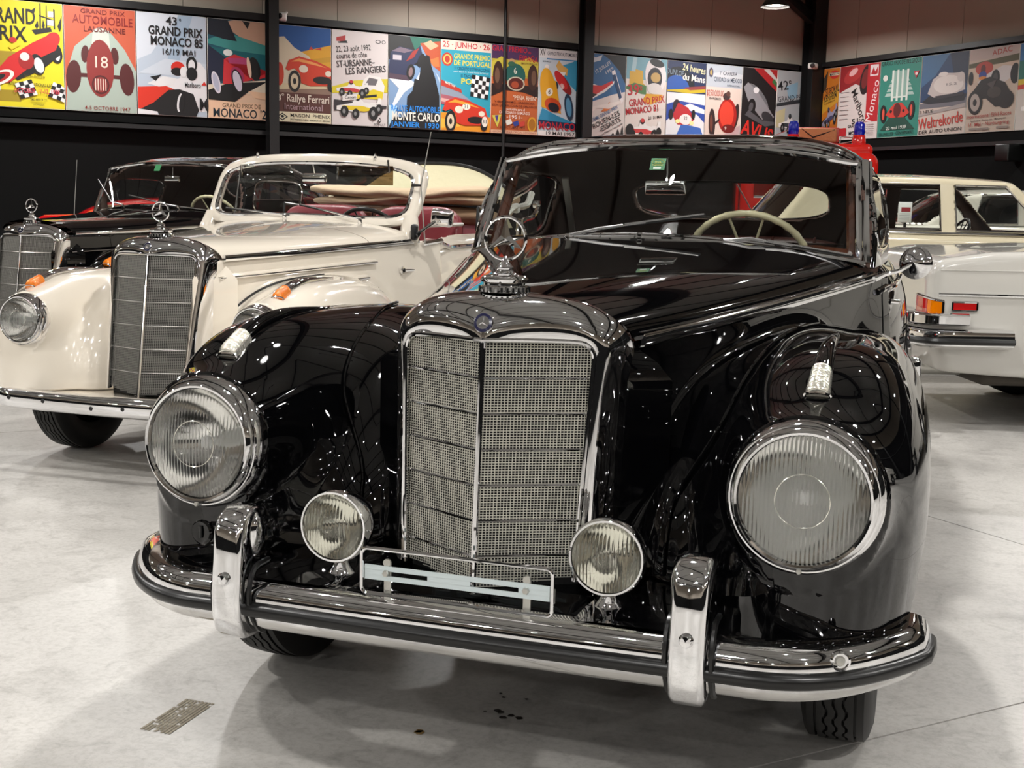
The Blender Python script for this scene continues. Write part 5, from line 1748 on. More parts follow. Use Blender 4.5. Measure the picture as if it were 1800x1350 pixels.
# ================================================================ fire engine, open tourer, small things at the back
def fire_engine():
    root = thing('fire_engine', 'red fire engine at the back with blue beacons and gear on its roof', 'truck', (-.62, 13.45, 0), math.radians(10))
    rbox('cab', (0, .55, 1.22), (1.66, 1.3, 1.58), fire_red, root, .16, 5)
    rf = rbox('cab_roof', (0, .60, 2.02), (1.50, 1.25, .17), fire_red, root, .075, 5)
    rbox('body', (0, 2.35, 1.25), (1.70, 2.2, 1.5), fire_red, root, .06, 3)
    rbox('bonnet', (0, -.40, 1.12), (1.05, 1.0, .70), fire_red, root, .16, 5)
    for s in (-1, 1):
        rbox('front_fender', (s * .62, -.36, .80), (.42, 1.05, .42), fire_red, root, .16, 5)
        G().lathe([(0, .03), (.09, .02), (.115, 0), (.12, -.04), (.06, -.15), (0, -.16)], (s * .62, -.90, .92), (0, -1, 0), 22).build('headlight', chrome, root)
        for y in (-.35, 2.6):
            wheel(root, (s * .66, y, .45), .45, .24, tread=False)
        # beacons
        bx = .60 if s > 0 else -.20
        b = G().lathe([(.085, 0), (.088, .03), (.075, .12), (.07, .125), (0, .125)], (bx, .25, 2.095), (0, 0, 1), 20).build('beacon', fire_red, root)
        G().lathe([(.062, .125), (.065, .15), (.068, .16), (.066, .25), (.045, .285), (0, .295)], (bx, .25, 2.095), (0, 0, 1), 18).build('blue_lens', mat('blue_lens', '#0a1a9a', .1, coat=1.0), b)
    # windscreen panes
    for s in (-1, 1):
        G().box((s * .36, -.112, 1.66), (.62, .02, .42)).build('windscreen', dark_glass, root, smooth=False)
    gr = rbox('radiator_grille', (0, -.905, 1.06), (.62, .03, .50), black_plastic, root, .01, 2)
    for k in range(7):
        G().tube([(-.29, -.93, .86 + .065 * k), (.29, -.93, .86 + .065 * k)], .010, 6).build('grille_bar', chrome, gr)
    # pump rails, gauges and hose couplings across the front
    for k, z in enumerate((1.30, 1.42)):
        G().tube([(-.70, -1.00, z), (.70, -1.00, z)], .016, 8).build('hand_rail', chrome, root)
    for x in (-.42, -.30, .30):
        g = G().lathe([(0, .03), (.03, .03), (.045, .02), (.045, -.02)], (x, -1.03, 1.22), (0, -1, 0), 16).build('gauge', chrome, root)
        G().lathe([(0, .031), (.03, .031)], (x, -1.03, 1.22), (0, -1, 0), 14).build('gauge_face', white_paper, g)
    G().tube(smooth_path([(.05, -1.03, 1.40), (.02, -1.12, 1.30), (.02, -1.14, 1.14), (.12, -1.13, 1.07), (.26, -1.10, 1.08), (.28, -1.06, 1.12)], 24), .024, 8).build('suction_hose', black_plastic, root)
    pl = rbox('bumper_plate', (.02, -1.09, .74), (.55, .02, .12), white_plastic, root, .01, 2)
    rbox('front_bumper', (0, -1.05, .55), (2.0, .10, .16), mat('pale_steel', '#a8a6a0', .4), root, .03, 3)
    # roof gear: stretcher bag, folded red frame, wire rack, ladder
    rk = G()
    for q in (-1, 1):
        rk.tube([(.50 * q, 1.3, 2.14), (.50 * q, 3.4, 2.14)], .018, 6)
    for y in np.linspace(1.35, 3.35, 9):
        rk.tube([(-.50, y, 2.14), (.50, y, 2.14)], .012, 6)
    rk.build('ladder', mat('ladder_ash', '#a86848', .6), root)
    rbox('gear_case', (.12, 1.10, 2.26), (.62, .35, .19), mat('case_red', '#a83a2c', .5), root, .015, 2)
    bag = rbox('canvas_bag', (.14, .90, 2.25), (.50, .14, .18), mat('canvas_tan', '#b0764c', .85, bump=(20, .5, .02)), root, .03, 3)
    G().tube([(-.06, .84, 2.33), (.09, .83, 2.22), (.36, .84, 2.32)], .010, 6).build('strap', black_plastic, bag)
    G().add([(-.19, .95, 2.34), (-.19, 1.15, 2.34), (-.68, 1.15, 2.12), (-.68, .95, 2.12)], [(0, 1, 2, 3)]).build('slide_cover', mat('case_red', '#a83a2c', .5), root, smooth=False)
    G().tube([(.40, .60, 2.09), (.42, .60, 2.22), (.66, .60, 2.20), (.64, .60, 2.06)], .008, 6).build('wire_rack', steel, root)
    G().tube([(.40, .60, 2.13), (.64, .60, 2.18)], .006, 6).build('wire_rack', steel, root)
    return root
fire_engine()

# information boards on slim stands
def info_board(label, x, y, rz, z=1.12):
    t = thing('information_board', label, 'sign', (x, y, 0), rz)
    G().lathe([(0, .012), (.16, .012), (.17, 0), (0, 0)], (0, 0, 0), (0, 0, 1), 20).build('base', black_steel, t)
    G().tube([(0, 0, .01), (0, 0, z - .09)], .014, 8).build('pole', black_steel, t)
    rbox('panel', (0, -.02, z), (.13, .010, .19), white_plastic, t, .004, 2)
    G().box((.01, -.026, z + .025), (.085, .003, .04)).build('red_block', mat('sign_red', '#8c1c28', .5), t, smooth=False)
    for k in range(4):
        G().box((0, -.026, z - .015 - .016 * k), (.095, .002, .004)).build('text_line', mat('sign_grey', '#8a8a8a', .6), t, smooth=False)
    return t
info_board('small white board with a red block seen through the ivory saloon', .612, 9.98, math.radians(-16), 1.27)
info_board('small white board with a red block seen through the black coupe', -1.50, 7.7, math.radians(-16), 1.20)

# cameras on the walls and a black speaker
def wall_camera(label, s, m, z, d):
    t = thing('security_camera', label, 'camera', RM(s, m, z))
    rbox('body', (0, 0, 0), (.10, .16, .09), white_plastic, t, .025, 3, Matrix.Rotation(d, 3, 'Z'))
    G().lathe([(0, .02), (.03, .018), (.036, 0), (.036, -.02)], Vector((0, -.085, 0)), (0, -1, -.2), 16).build('camera_lens', black_plastic, t)
    G().tube([(0, .05, .02), (0, .10, .07)], .015, 8).build('bracket', white_plastic, t)
    return t
wall_camera('white security camera over the posters beside the left pillar', 3.62, .13, 3.49, .5)
wall_camera('white security camera high in the corner over the posters', 11.85, .36, 3.47, -.5)
sp = thing('wall_speaker', 'black box loudspeaker on a bracket under the posters of the right wall', 'speaker', RM(S_R - .16, 4.05, 2.07))
rbox('cabinet', (0, 0, 0), (.30, .22, .22), black_plastic, sp, .02, 3, Matrix.Rotation(WALL_AZ, 3, 'Z'))
rbox('bracket', Vector(TV) * .12 + Vector((0, 0, .08)), (.06, .16, .06), black_steel, sp, .01, 2, Matrix.Rotation(WALL_AZ, 3, 'Z'))

# marks on the floor
tm = G()
ex, ey = Vector((0, 1, 0)), Vector((1, 0, 0))
o = Vector((-.778, .162, .0012))
rnd = random.Random(5)
for i in range(9):
    off = (i - 4) * .0092
    n = 22
    for k in range(n):
        a, b = -.095 + .19 * k / n, -.095 + .19 * (k + 1) / n
        z1, z2 = (.0022 * ((k % 2) * 2 - 1), .0022 * (((k + 1) % 2) * 2 - 1)) if i in (3, 4, 5) else (0, 0)
        if rnd.random() < .06: continue
        hw_ = .0036
        tm.add([o + ex * a + ey * (off + z1 - hw_), o + ex * b + ey * (off + z2 - hw_), o + ex * b + ey * (off + z2 + hw_), o + ex * a + ey * (off + z1 + hw_)], [(0, 1, 2, 3)])
tp = tm.build('tyre_print', mat('tyre_print_brown', '#756a55', .6, noise=(40, '#8f8672', 4, .35, .65)), None, smooth=False)
tp['label'] = 'brown zigzag tyre print on the floor in front of the black coupe'; tp['category'] = 'floor mark'; stuff(tp)
def blot(label, x, y, r, m, n, sp_):
    g = G(); rr = random.Random(int(x * 1000) + 77)
    for k in range(n):
        cx, cy, q = x + rr.uniform(-sp_, sp_), y + rr.uniform(-sp_, sp_), r * rr.uniform(.35, 1)
        g.poly([(cx + q * (1 + .25 * rr.uniform(-1, 1)) * math.cos(t), cy + q * (1 + .25 * rr.uniform(-1, 1)) * math.sin(t), .0013) for t in np.linspace(0, 2 * PI, 14, endpoint=False)])
    o = g.build('oil_stain', m, None, smooth=False)
    o['label'] = label; o['category'] = 'stain'; stuff(o)
oil = mat('oil', '#17120e', .3)
blot('small dark oil spots on the floor under the bumper of the black coupe', -.04, .51, .012, oil, 9, .07)
blot('single rusty brown spot on the floor in front of the black coupe', -.204, .294, .014, mat('rust_spot', '#7a6238', .6), 2, .006)
# ================================================================ race posters (flat prints on thin boards)
def ink_mesh(ops, w, h):
    V, Fc, Cc = [], [], []
    u, v = w / 100.0, h / 150.0
    lay = 0
    def add(pts, col):
        nonlocal lay
        lay += 1
        b = len(V)
        V.extend((x * u - w / 2, -.006 - .00045 * lay, y * v - h / 2) for x, y in pts)
        Fc.append(tuple(range(b, b + len(pts)))); Cc.append(H(col))
    def clipx(x): return min(99.6, max(.4, x))
    def clipy(y): return min(149.5, max(.5, y))
    for op in ops:
        k = op[0]
        if k == 'p':
            q = op[2]
            add([(clipx(q[i]), clipy(q[i + 1])) for i in range(0, len(q), 2)], op[1])
        elif k == 'r':
            x0, y0, x1, y1 = op[2]
            add([(clipx(x0), clipy(y0)), (clipx(x1), clipy(y0)), (clipx(x1), clipy(y1)), (clipx(x0), clipy(y1))], op[1])
        elif k == 'e':
            cx, cy, rx, ry = op[2]
            a = math.radians(op[3]) if len(op) > 3 else 0
            pts = []
            for i in range(20):
                t = 2 * PI * i / 20
                x, y = rx * math.cos(t), ry * math.sin(t)
                pts.append((clipx(cx + x * math.cos(a) - y * math.sin(a)), clipy(cy + x * math.sin(a) + y * math.cos(a))))
            add(pts, op[1])
        elif k == 't':
            _, col, txt, cx, cy, size, sx = op[:7]
            rot = math.radians(op[7]) if len(op) > 7 else 0
            bold = op[8] if len(op) > 8 else 0.012
            cu = bpy.data.curves.new('lettering', 'FONT')
            cu.body = txt; cu.size = size * v; cu.align_x = 'CENTER'; cu.align_y = 'CENTER'
            cu.offset = bold * .45 * size * v; cu.resolution_u = 2
            ob = bpy.data.objects.new('lettering', cu)
            me = bpy.data.meshes.new_from_object(ob)
            lay += 1
            xs = [p.co.x for p in me.vertices] or [0]
            wid = max(xs) - min(xs) or 1
            if sx: f_ = sx * u / wid                    # set width in poster units
            else: f_ = 1.0
            b = len(V)
            for p in me.vertices:
                x, y = p.co.x * f_, p.co.y
                V.append((cx * u - w / 2 + x * math.cos(rot) - y * math.sin(rot), -.006 - .00045 * lay, cy * v - h / 2 + x * math.sin(rot) + y * math.cos(rot)))
            for p in me.polygons:
                Fc.append(tuple(b + i for i in p.vertices)); Cc.append(H(col))
            bpy.data.objects.remove(ob); bpy.data.meshes.remove(me); bpy.data.curves.remove(cu)
    me = bpy.data.meshes.new('print')
    me.from_pydata(V, [], Fc)
    at = me.color_attributes.new('ink', 'FLOAT_COLOR', 'CORNER')
    i = 0
    for p, c in zip(me.polygons, Cc):
        for _ in p.loop_indices:
            at.data[i].color = (c[0] * .80, c[1] * .80, c[2] * .80, 1); i += 1
    me.materials.append(INK)
    return me

def front_car(cx, cy, s, body, dark, num=None, white='#e8e0d0', lean=0):
    """open-wheel racing car seen from the front, as printed shapes"""
    o = []
    for q in (-1, 1):
        o += [('e', dark, (cx + q * 15 * s, cy + 16 * s, 4 * s, 9 * s), q * 4), ('e', dark, (cx + q * 27 * s, cy - 8 * s, 7.5 * s, 17 * s), q * 4)]
    o += [('p', dark, (cx - 24 * s, cy - 4 * s, cx + 24 * s, cy - 4 * s, cx + 24 * s, cy - 8 * s, cx - 24 * s, cy - 8 * s)),
          ('e', body, (cx, cy + 2 * s, 14 * s, 30 * s)), ('e', dark, (cx, cy - 15 * s, 9 * s, 10 * s)), ('e', body, (cx, cy - 15 * s, 7 * s, 8 * s))]
    for k in range(-2, 3):
        o.append(('r', white, (cx + 2.6 * s * k - .5 * s, cy - 21 * s, cx + 2.6 * s * k + .5 * s, cy - 9 * s)))
    if num:
        o.append(('t', white, num, cx, cy + 8 * s, 17 * s, 0))
    return o
def gp_car(cx, cy, s, body, white='#e8e6e2', blk='#101010', rot=0):
    """low single-seater in three-quarter view"""
    a = math.radians(rot)
    def R(*q):
        out = []
        for i in range(0, len(q), 2):
            x, y = q[i] * s, q[i + 1] * s
            out += [cx + x * math.cos(a) - y * math.sin(a), cy + x * math.sin(a) + y * math.cos(a)]
        return tuple(out)
    def Rc(x, y): return R(x, y)
    o = [('p', white, R(-40, -6, -10, -8, 30, -4, 38, 2, 30, 5, 8, 8, 2, 14, -8, 14, -12, 6, -40, 0)), ('p', body, R(-30, -5, 10, -7, 28, -3, 6, 2, -30, 1)),
         ('p', white, R(20, 4, 40, 6, 40, 16, 34, 16, 32, 8, 20, 8))]
    for x, y, r in ((-26, -8, 9), (26, -9, 11), (-6, -11, 8), (36, -2, 8)):
        p = Rc(x, y)
        o += [('e', blk, (p[0], p[1], r * s * .8, r * s)), ('e', '#8a8a8a', (p[0] - 1 * s, p[1], r * s * .3, r * s * .42))]
    p = Rc(-3, 15)
    o += [('e', blk, (p[0], p[1], 5 * s, 5 * s)), ('e', body, (p[0], p[1] + 1.5 * s, 4.6 * s, 3.6 * s))]
    return o
def sport_car(cx, cy, s, body, hi='#e8a060', blk='#141010', flip=1, num=None):
    """rounded sports car nose in three-quarter view"""
    f = flip
    def X(*q): return tuple(cx + q[i] * s * f if i % 2 == 0 else cy + q[i] * s for i in range(len(q)))
    o = [('e', blk, X(-28, -12) + (11 * s, 17 * s)), ('e', '#d8c8a8', X(-28, -12) + (7 * s, 12 * s)), ('e', blk, X(-28, -12) + (3 * s, 5 * s)),
         ('p', body, X(-44, 6, -38, 20, -20, 27, 10, 22, 40, 12, 46, -4, 40, -16, 0, -18, -16, -14, -18, 0, -28, 8, -38, 4)),
         ('p', hi, X(-34, 18, -20, 24, 8, 19, 30, 12, 8, 15, -20, 19)),
         ('e', '#e6dcc8', X(-12, 8) + (8 * s, 6 * s)), ('e', blk, X(22, -8) + (17 * s, 6 * s)), ('e', '#e6dcc8', X(33, 3) + (6 * s, 4.5 * s)), ('e', blk, X(38, -16) + (7 * s, 9 * s))]
    if num:
        o += [('e', '#eee8da', X(2, 13) + (8 * s, 5 * s)), ('t', blk, num, cx + 2 * s * f, cy + 13 * s, 9 * s, 0)]
    return o
def flag(cx, cy, s, rot, n=5):
    a = math.radians(rot); o = []
    def P(x, y): return (cx + (x * math.cos(a) - y * math.sin(a)) * s, cy + (x * math.sin(a) + y * math.cos(a)) * s)
    o.append(('p', '#ececec', P(0, 0) + P(n, 0) + P(n, n) + P(0, n)))
    for i in range(n):
        for j in range(n):
            if (i + j) % 2 == 0:
                o.append(('p', '#101010', P(i, j) + P(i + 1, j) + P(i + 1, j + 1) + P(i, j + 1)))
    return o
def bg(c): return [('r', c, (0, 0, 100, 150))]

K_ = '#101012'
POST = []
def P_(s0, s1, label, ops, wall='b'): POST.append((s0, s1, label, ops, wall))

P_(.22, 1.065, 'yellow race poster with a slanted red racing car and black GRAND PRIX lettering', bg('#e8d81c') + [
    ('r', '#a8901c', (4, 52, 40, 78)), ('r', '#a8901c', (8, 8, 44, 24)), ('r', '#d84020', (0, 0, 8, 12)),
    ('p', K_, (70, 112, 71, 148, 72.5, 148, 72, 112)), ('p', K_, (78, 110, 79, 146, 80, 146, 80, 110)), ('p', K_, (88, 114, 88, 142, 90, 141, 90, 113)), ('p', K_, (70, 132, 90, 126, 90, 124, 70, 130)), ('p', K_, (60, 110, 84, 116, 86, 110, 64, 104)), ('p', K_, (64, 116, 68, 124, 69, 116, 67, 112)), ('p', K_, (73, 116, 75, 126, 77, 118, 76, 112)), ('p', K_, (58, 136, 66, 142, 64, 134)), ('r', '#e4e0d8', (80, 118, 88, 126)), ('r', '#e4e0d8', (81, 130, 88, 138)), ('p', K_, (93, 118, 99, 134, 98, 116, 96, 110)),
    ('t', K_, 'GRAND', 34, 127, 30, 62, 0, .03), ('t', K_, 'PRIX', 30, 102, 30, 46, 0, .03),
    ('e', K_, (90, 80, 8, 15), 10), ('e', '#dcdcdc', (91, 78, 4, 9), 10), ('p', K_, (30, 50, 60, 62, 92, 90, 96, 78, 70, 54, 40, 38)),
    ('p', '#d02020', (8, 42, 30, 70, 60, 92, 86, 108, 96, 102, 90, 84, 70, 72, 50, 52, 30, 34, 14, 32)), ('e', '#d02020', (86, 98, 9, 12), -30),
    ('e', K_, (66, 62, 9, 15), 14), ('e', '#e4e4e4', (68, 61, 6, 11), 14), ('e', '#a01818', (52, 66, 10, 12)), ('e', '#e6e2dc', (50, 72, 6, 6)),
    ('e', '#f0ece4', (18, 40, 20, 9), 28), ('e', '#b01818', (17, 40, 16, 6), 28), ('e', K_, (16, 40, 10, 3.5), 28), ('e', '#d8d8d8', (10, 26, 9, 8)),
    ('e', '#c02020', (36, 94, 5, 4)), ('p', '#f0d020', (30, 84, 40, 92, 46, 88, 34, 80)),
    ('t', '#5a5010', 'Exclusive Showing by', 62, 45, 5, 26), ('t', K_, 'RIVERSIDE INTERNATIONAL RACEWAY', 62, 33, 7, 66)]
    + flag(44, 12, 5.6, 20, 4) + flag(78, 18, 5.6, -20, 4) + [('t', '#d03048', 'OCTOBER  11-12, 1958', 64, 24, 9, 58, 0, .03), ('t', K_, 'TIMES-MIRROR CO.', 66, 12, 5, 22), ('t', K_, 'LOS ANGELES', 66, 5, 3.5, 14)])
P_(1.07, 1.872, 'orange-red poster of a maroon racing car number 18 seen head on, Lausanne', bg('#c45a3c') + [
    ('p', '#a9b8ac', (0, 0, 100, 0, 100, 62, 84, 92, 62, 118, 50, 120, 36, 112, 14, 92, 4, 60)), ('p', '#c8cfc4', (40, 118, 50, 122, 62, 116, 66, 60, 34, 60))]
    + front_car(49, 60, 1.38, '#8a2c28', '#501818', '18', '#e8cfc0')
    + [('t', '#7a1a18', 'GRAND PRIX', 54, 143, 9, 62), ('t', '#8a1a18', 'AUTOMOBILE', 54, 131, 17, 84), ('t', '#6a1614', 'LAUSANNE', 56, 118, 11, 58), ('t', '#8a3028', '4-5 OCTOBRE 1947', 58, 5, 8, 64)])
P_(1.878, 2.70, 'pale blue poster of a white and red single-seater, MONACO 85', bg('#b9c6d4') + [
    ('p', '#d4dbe4', (0, 150, 60, 150, 20, 90, 0, 80)), ('p', '#9fb4c8', (60, 150, 80, 150, 60, 80, 40, 70)), ('p', '#c8d2dc', (0, 60, 40, 84, 100, 80, 100, 60)),
    ('p', '#e6e6e8', (20, 40, 40, 52, 60, 56, 70, 82, 90, 82, 100, 70, 100, 8, 80, 8, 60, 40)), ('p', '#d8321c', (0, 40, 40, 44, 56, 38, 40, 20, 22, 12, 0, 6)),
    ('p', K_, (0, 6, 22, 18, 44, 38, 60, 40, 80, 34, 88, 10, 84, 0, 30, 0, 28, 4, 0, 4)), ('p', '#e6e6e8', (0, 0, 28, 0, 28, 5, 0, 8)),
    ('p', '#e4e4e4', (14, 46, 36, 58, 56, 56, 52, 46, 30, 42)), ('p', K_, (18, 56, 34, 60, 26, 50)),
    ('e', '#d02818', (58, 72, 10, 9)), ('e', K_, (57, 66, 9, 6)), ('e', '#e8e8e8', (66, 66, 5, 8)), ('e', K_, (78, 78, 8, 12)), ('e', '#e6e6e8', (78, 76, 5, 9)), ('e', K_, (78, 64, 8, 10)), ('e', '#e6e6e8', (60, 20, 4, 14), -8), ('e', K_, (63, 20, 4, 14), -8),
    ('t', K_, '43', 50, 139, 17, 16, 0, .04), ('t', K_, 'e', 62, 143, 8, 0), ('t', K_, 'GRAND PRIX', 55, 124, 18, 78, 0, .05), ('t', K_, 'MONACO 85', 57, 109, 18, 75, 0, .05), ('t', K_, '16/19 MAI', 59, 94, 13, 47),
    ('t', K_, 'Marlboro', 79, 47, 11, 23), ('p', '#d82818', (92, 48, 96, 54, 100, 48)), ('t', K_, 'M', 95, 18, 26, 12, 0, .03)])
P_(2.71, 3.53, 'teal and black poster of a red vintage racing car, MONACO 29', bg('#e8c6a8') + [
    ('r', '#155060', (0, 40, 100, 150)), ('p', '#b8947c', (18, 144, 40, 150, 100, 150, 100, 112, 50, 124)), ('p', '#3c8c88', (0, 118, 30, 130, 100, 112, 100, 100, 40, 104, 0, 112)), ('p', '#0c6068', (0, 108, 40, 104, 100, 100, 100, 70, 30, 84)),
    ('p', '#101824', (0, 150, 30, 150, 44, 118, 24, 120, 0, 126)), ('p', '#182038', (0, 110, 30, 90, 30, 60, 0, 50)), ('p', K_, (52, 150, 60, 138, 64, 148)),
    ('p', '#e4d8c0', (0, 50, 100, 64, 100, 40, 0, 40)), ('p', K_, (0, 42, 30, 54, 90, 60, 60, 42, 40, 26, 0, 28)), ('p', '#f0c8a4', (60, 44, 100, 42, 100, 30, 70, 34)),
    ('p', '#cc2c34', (22, 52, 24, 90, 40, 98, 62, 92, 68, 60, 92, 68, 92, 76, 70, 62, 40, 54)), ('p', '#b04070', (30, 92, 60, 94, 60, 84, 32, 84)), ('e', '#a8305c', (44, 66, 10, 14), 20),
    ('e', K_, (70, 78, 9, 18), 10), ('e', '#e8c8b0', (62, 80, 3, 16), 8), ('e', '#e0dce6', (12, 54, 6, 17), 14), ('e', '#b8bcd0', (12, 54, 4, 14), 14), ('e', K_, (44, 58, 8, 18), 14), ('e', '#d8d4e4', (44, 58, 6, 16), 14),
    ('e', '#e0e4e0', (30, 100, 7, 5)), ('r', '#efc8a6', (0, 0, 100, 26)), ('t', '#4a3a1c', 'GRAND PRIX DE', 50, 20, 9.5, 58), ('t', '#0c2430', "MONACO '29", 51, 8, 19, 88, 0, .03)])
P_(3.545, 4.275, 'poster of a red sports car below blue sky and yellow field, 3° Rallye', bg('#d8c9a4') + [
    ('r', '#0c4e94', (0, 108, 100, 150)), ('p', '#d8a020', (30, 106, 60, 114, 100, 124, 100, 70, 40, 80)), ('p', '#c4941c', (40, 96, 100, 106, 100, 98, 46, 90)), ('p', '#d6cbb0', (0, 130, 16, 132, 34, 116, 60, 104, 76, 82, 40, 60, 0, 60)), ('p', '#c03828', (60, 115, 64, 120, 68, 115)), ('p', '#c03828', (70, 116, 82, 119, 82, 115)),
    ('r', '#5a3028', (0, 16, 100, 46)), ('p', '#8a7060', (0, 46, 100, 46, 100, 56, 0, 50))]
    + sport_car(62, 76, 1.0, '#cc3a1c', '#e89a50') + [('e', '#c83818', (8, 74, 7, 18)), ('t', '#ece0d0', '3', 6, 37, 15, 8, 0, .03), ('t', '#ece0d0', '°', 13, 38, 14, 0), ('t', '#ece0d0', 'Rallye Ferrari', 58, 37, 17, 76, 0, .02), ('t', '#b89aa0', 'International', 50, 24, 14, 68, 0, .01),
    ('r', '#e9e2c0', (0, 0, 100, 16)), ('p', K_, (2, 8, 12, 14, 22, 8, 12, 2)), ('p', '#e9e2c0', (5, 8, 12, 12, 19, 8, 12, 4)), ('e', K_, (12, 8.5, 3, 2)), ('t', K_, 'MAISON  PHENIX', 62, 10.5, 8, 72), ('t', K_, 'SAINT ANDRE DE CUBZAC - BORDEAUX LAC - MERIGNAC', 62, 4, 4, 72)])
P_(4.28, 5.045, 'white poster of sketched yellow racing cars, St-Ursanne hill climb', bg('#d9d1cf') + [
    ('p', '#b03030', (8, 138, 24, 142, 24, 132, 8, 132)), ('p', K_, (10, 131, 26, 134, 28, 130, 12, 129)), ('e', K_, (82, 136, 5, 3)), ('e', '#d9d1cf', (82, 136, 3.6, 2)), ('e', K_, (92, 136, 3.5, 3)), ('e', '#d9d1cf', (92, 136, 2.5, 2.1)),
    ('t', '#2a2426', '22, 23 août 1992', 38, 122, 13, 62, 7), ('t', '#2a2426', 'course de côte', 35, 111, 13, 54, 7), ('t', '#2a2426', 'ST-URSANNE–', 42, 99, 15, 68, 7, .03), ('t', '#2a2426', 'LES RANGIERS', 60, 89, 15, 72, 7, .03),
    ('p', '#d8c828', (0, 60, 40, 72, 100, 78, 100, 56, 0, 50)), ('p', '#e8e4e0', (50, 52, 56, 74, 66, 82, 86, 80, 94, 66, 92, 50, 70, 44, 54, 46)), ('p', '#dcc818', (50, 50, 74, 60, 92, 56, 90, 44, 54, 44)), ('p', '#6a6468', (58, 66, 66, 78, 82, 76, 78, 66)), ('p', K_, (54, 48, 80, 52, 80, 48, 56, 45)),
    ('p', '#302c30', (4, 22, 98, 30, 98, 34, 4, 40))] + gp_car(36, 58, .7, '#c03038') + gp_car(48, 30, 1.0, '#e0c420') + [('p', '#e6e2de', (18, 38, 44, 42, 44, 50, 18, 47)), ('t', K_, 'Canon', 32, 44.5, 7, 20, 5, .03), ('p', K_, (82, 10, 85, 15, 88, 10, 85, 6)), ('p', '#d9d1cf', (83.6, 10.4, 85, 13, 86.4, 10.4, 85, 8)), ('t', K_, 'RENAULT', 85, 3, 5.5, 20)])
P_(5.05, 5.79, 'black and blue poster of an old saloon on an icy slope, MONTE CARLO', bg('#7f9fc4') + [
    ('p', K_, (0, 110, 0, 150, 40, 150, 60, 124, 76, 118, 78, 100)), ('p', '#1c6a58', (40, 150, 100, 150, 100, 140, 60, 136, 50, 128)), ('p', '#b8502c', (70, 124, 60, 140, 100, 146, 100, 96, 86, 104)), ('p', '#d8b08c', (66, 140, 80, 146, 96, 138, 80, 130)), ('p', '#d0763c', (76, 114, 96, 120, 98, 104, 86, 104)),
    ('p', '#e6ecf4', (0, 92, 30, 84, 50, 76, 70, 110, 76, 106, 56, 76, 30, 58, 12, 34, 6, 34, 20, 64, 0, 80)), ('p', '#c8d6e8', (86, 100, 98, 86, 100, 76, 92, 92)),
    ('p', '#242c50', (0, 96, 4, 122, 20, 132, 50, 128, 60, 136, 66, 118, 48, 104, 36, 84, 0, 86)), ('p', '#7a6878', (6, 124, 22, 131, 46, 127, 30, 122)), ('r', '#c8c0c8', (8, 110, 24, 118)), ('p', '#a02c24', (32, 108, 46, 126, 58, 132, 48, 116)), ('e', K_, (42, 92, 8, 13), -10), ('e', '#8a7070', (42, 92, 4, 8), -10), ('e', K_, (62, 112, 6, 12), -20), ('p', '#503c4c', (0, 88, 34, 86, 40, 78, 0, 80)),
    ('p', K_, (34, 0, 36, 52, 46, 62, 50, 82, 58, 80, 62, 104, 68, 108, 72, 122, 78, 120, 82, 104, 90, 84, 98, 56, 100, 0)), ('r', K_, (0, 0, 100, 18)), ('p', '#b8dcf0', (0, 0, 0, 36, 18, 36)),
    ('t', '#1c8ce8', 'RALLYE AUTOMOBILE', 52, 32, 14, 94, 0, .03), ('t', '#f0ece0', 'MONTE CARLO', 53, 19, 19, 92, 0, .05), ('t', '#1c8ce8', 'JANVIER  1930', 52, 6, 12, 94, 0, .04)])
P_(5.795, 6.535, 'turquoise poster of a red sports car 31 under a chequered flag, PORTO', bg('#2a9cb4') + [
    ('r', '#e2d4c4', (0, 134, 100, 150)), ('t', '#c0202c', '25 · JUNHO · 26', 50, 142, 13, 94, 0, .04), ('e', '#b83828', (12, 118, 11, 11)), ('e', '#d8c060', (12, 118, 8, 8)), ('e', '#b83828', (12, 118, 5, 6)),
    ('t', '#e2d048', 'GRANDE PREMIO', 62, 124, 12, 74, 0, .04), ('t', '#e2d048', 'DE PORTUGAL', 62, 113, 12, 74, 0, .04), ('t', '#123c60', '5º CIRCUITO INTERNACIONAL', 62, 104, 7, 72), ('t', '#e0e8e8', 'para a disputa do Grande Premio de Portugal', 60, 99, 3.5, 70), ('t', '#123c60', 'III TAÇA CIDADE DO', 68, 92, 7, 58), ('t', '#e2d048', 'PORTO', 68, 83, 13, 56, 0, .04),
    ('p', '#b83828', (0, 84, 40, 70, 42, 64, 0, 74)), ('p', '#8c98a8', (0, 74, 40, 64, 60, 52, 0, 50)), ('t', '#f0e8d8', 'MARTINI', 18, 77, 6, 20, -18), ('p', '#a85c68', (0, 60, 50, 54, 90, 40, 60, 36, 0, 44)), ('p', '#d8a8a0', (0, 54, 60, 46, 60, 42, 0, 48)), ('p', '#e49420', (0, 0, 100, 0, 100, 26, 40, 30, 0, 30)), ('p', '#f0b840', (0, 4, 40, 8, 30, 18, 0, 20))]
    + flag(58, 60, 7.2, -6, 5) + sport_car(48, 28, 1.02, '#cc3018', '#f0a030', num='31') + [('e', '#f0e8dc', (88, 18, 6, 9)), ('t', K_, '31', 88, 18, 10, 0)])
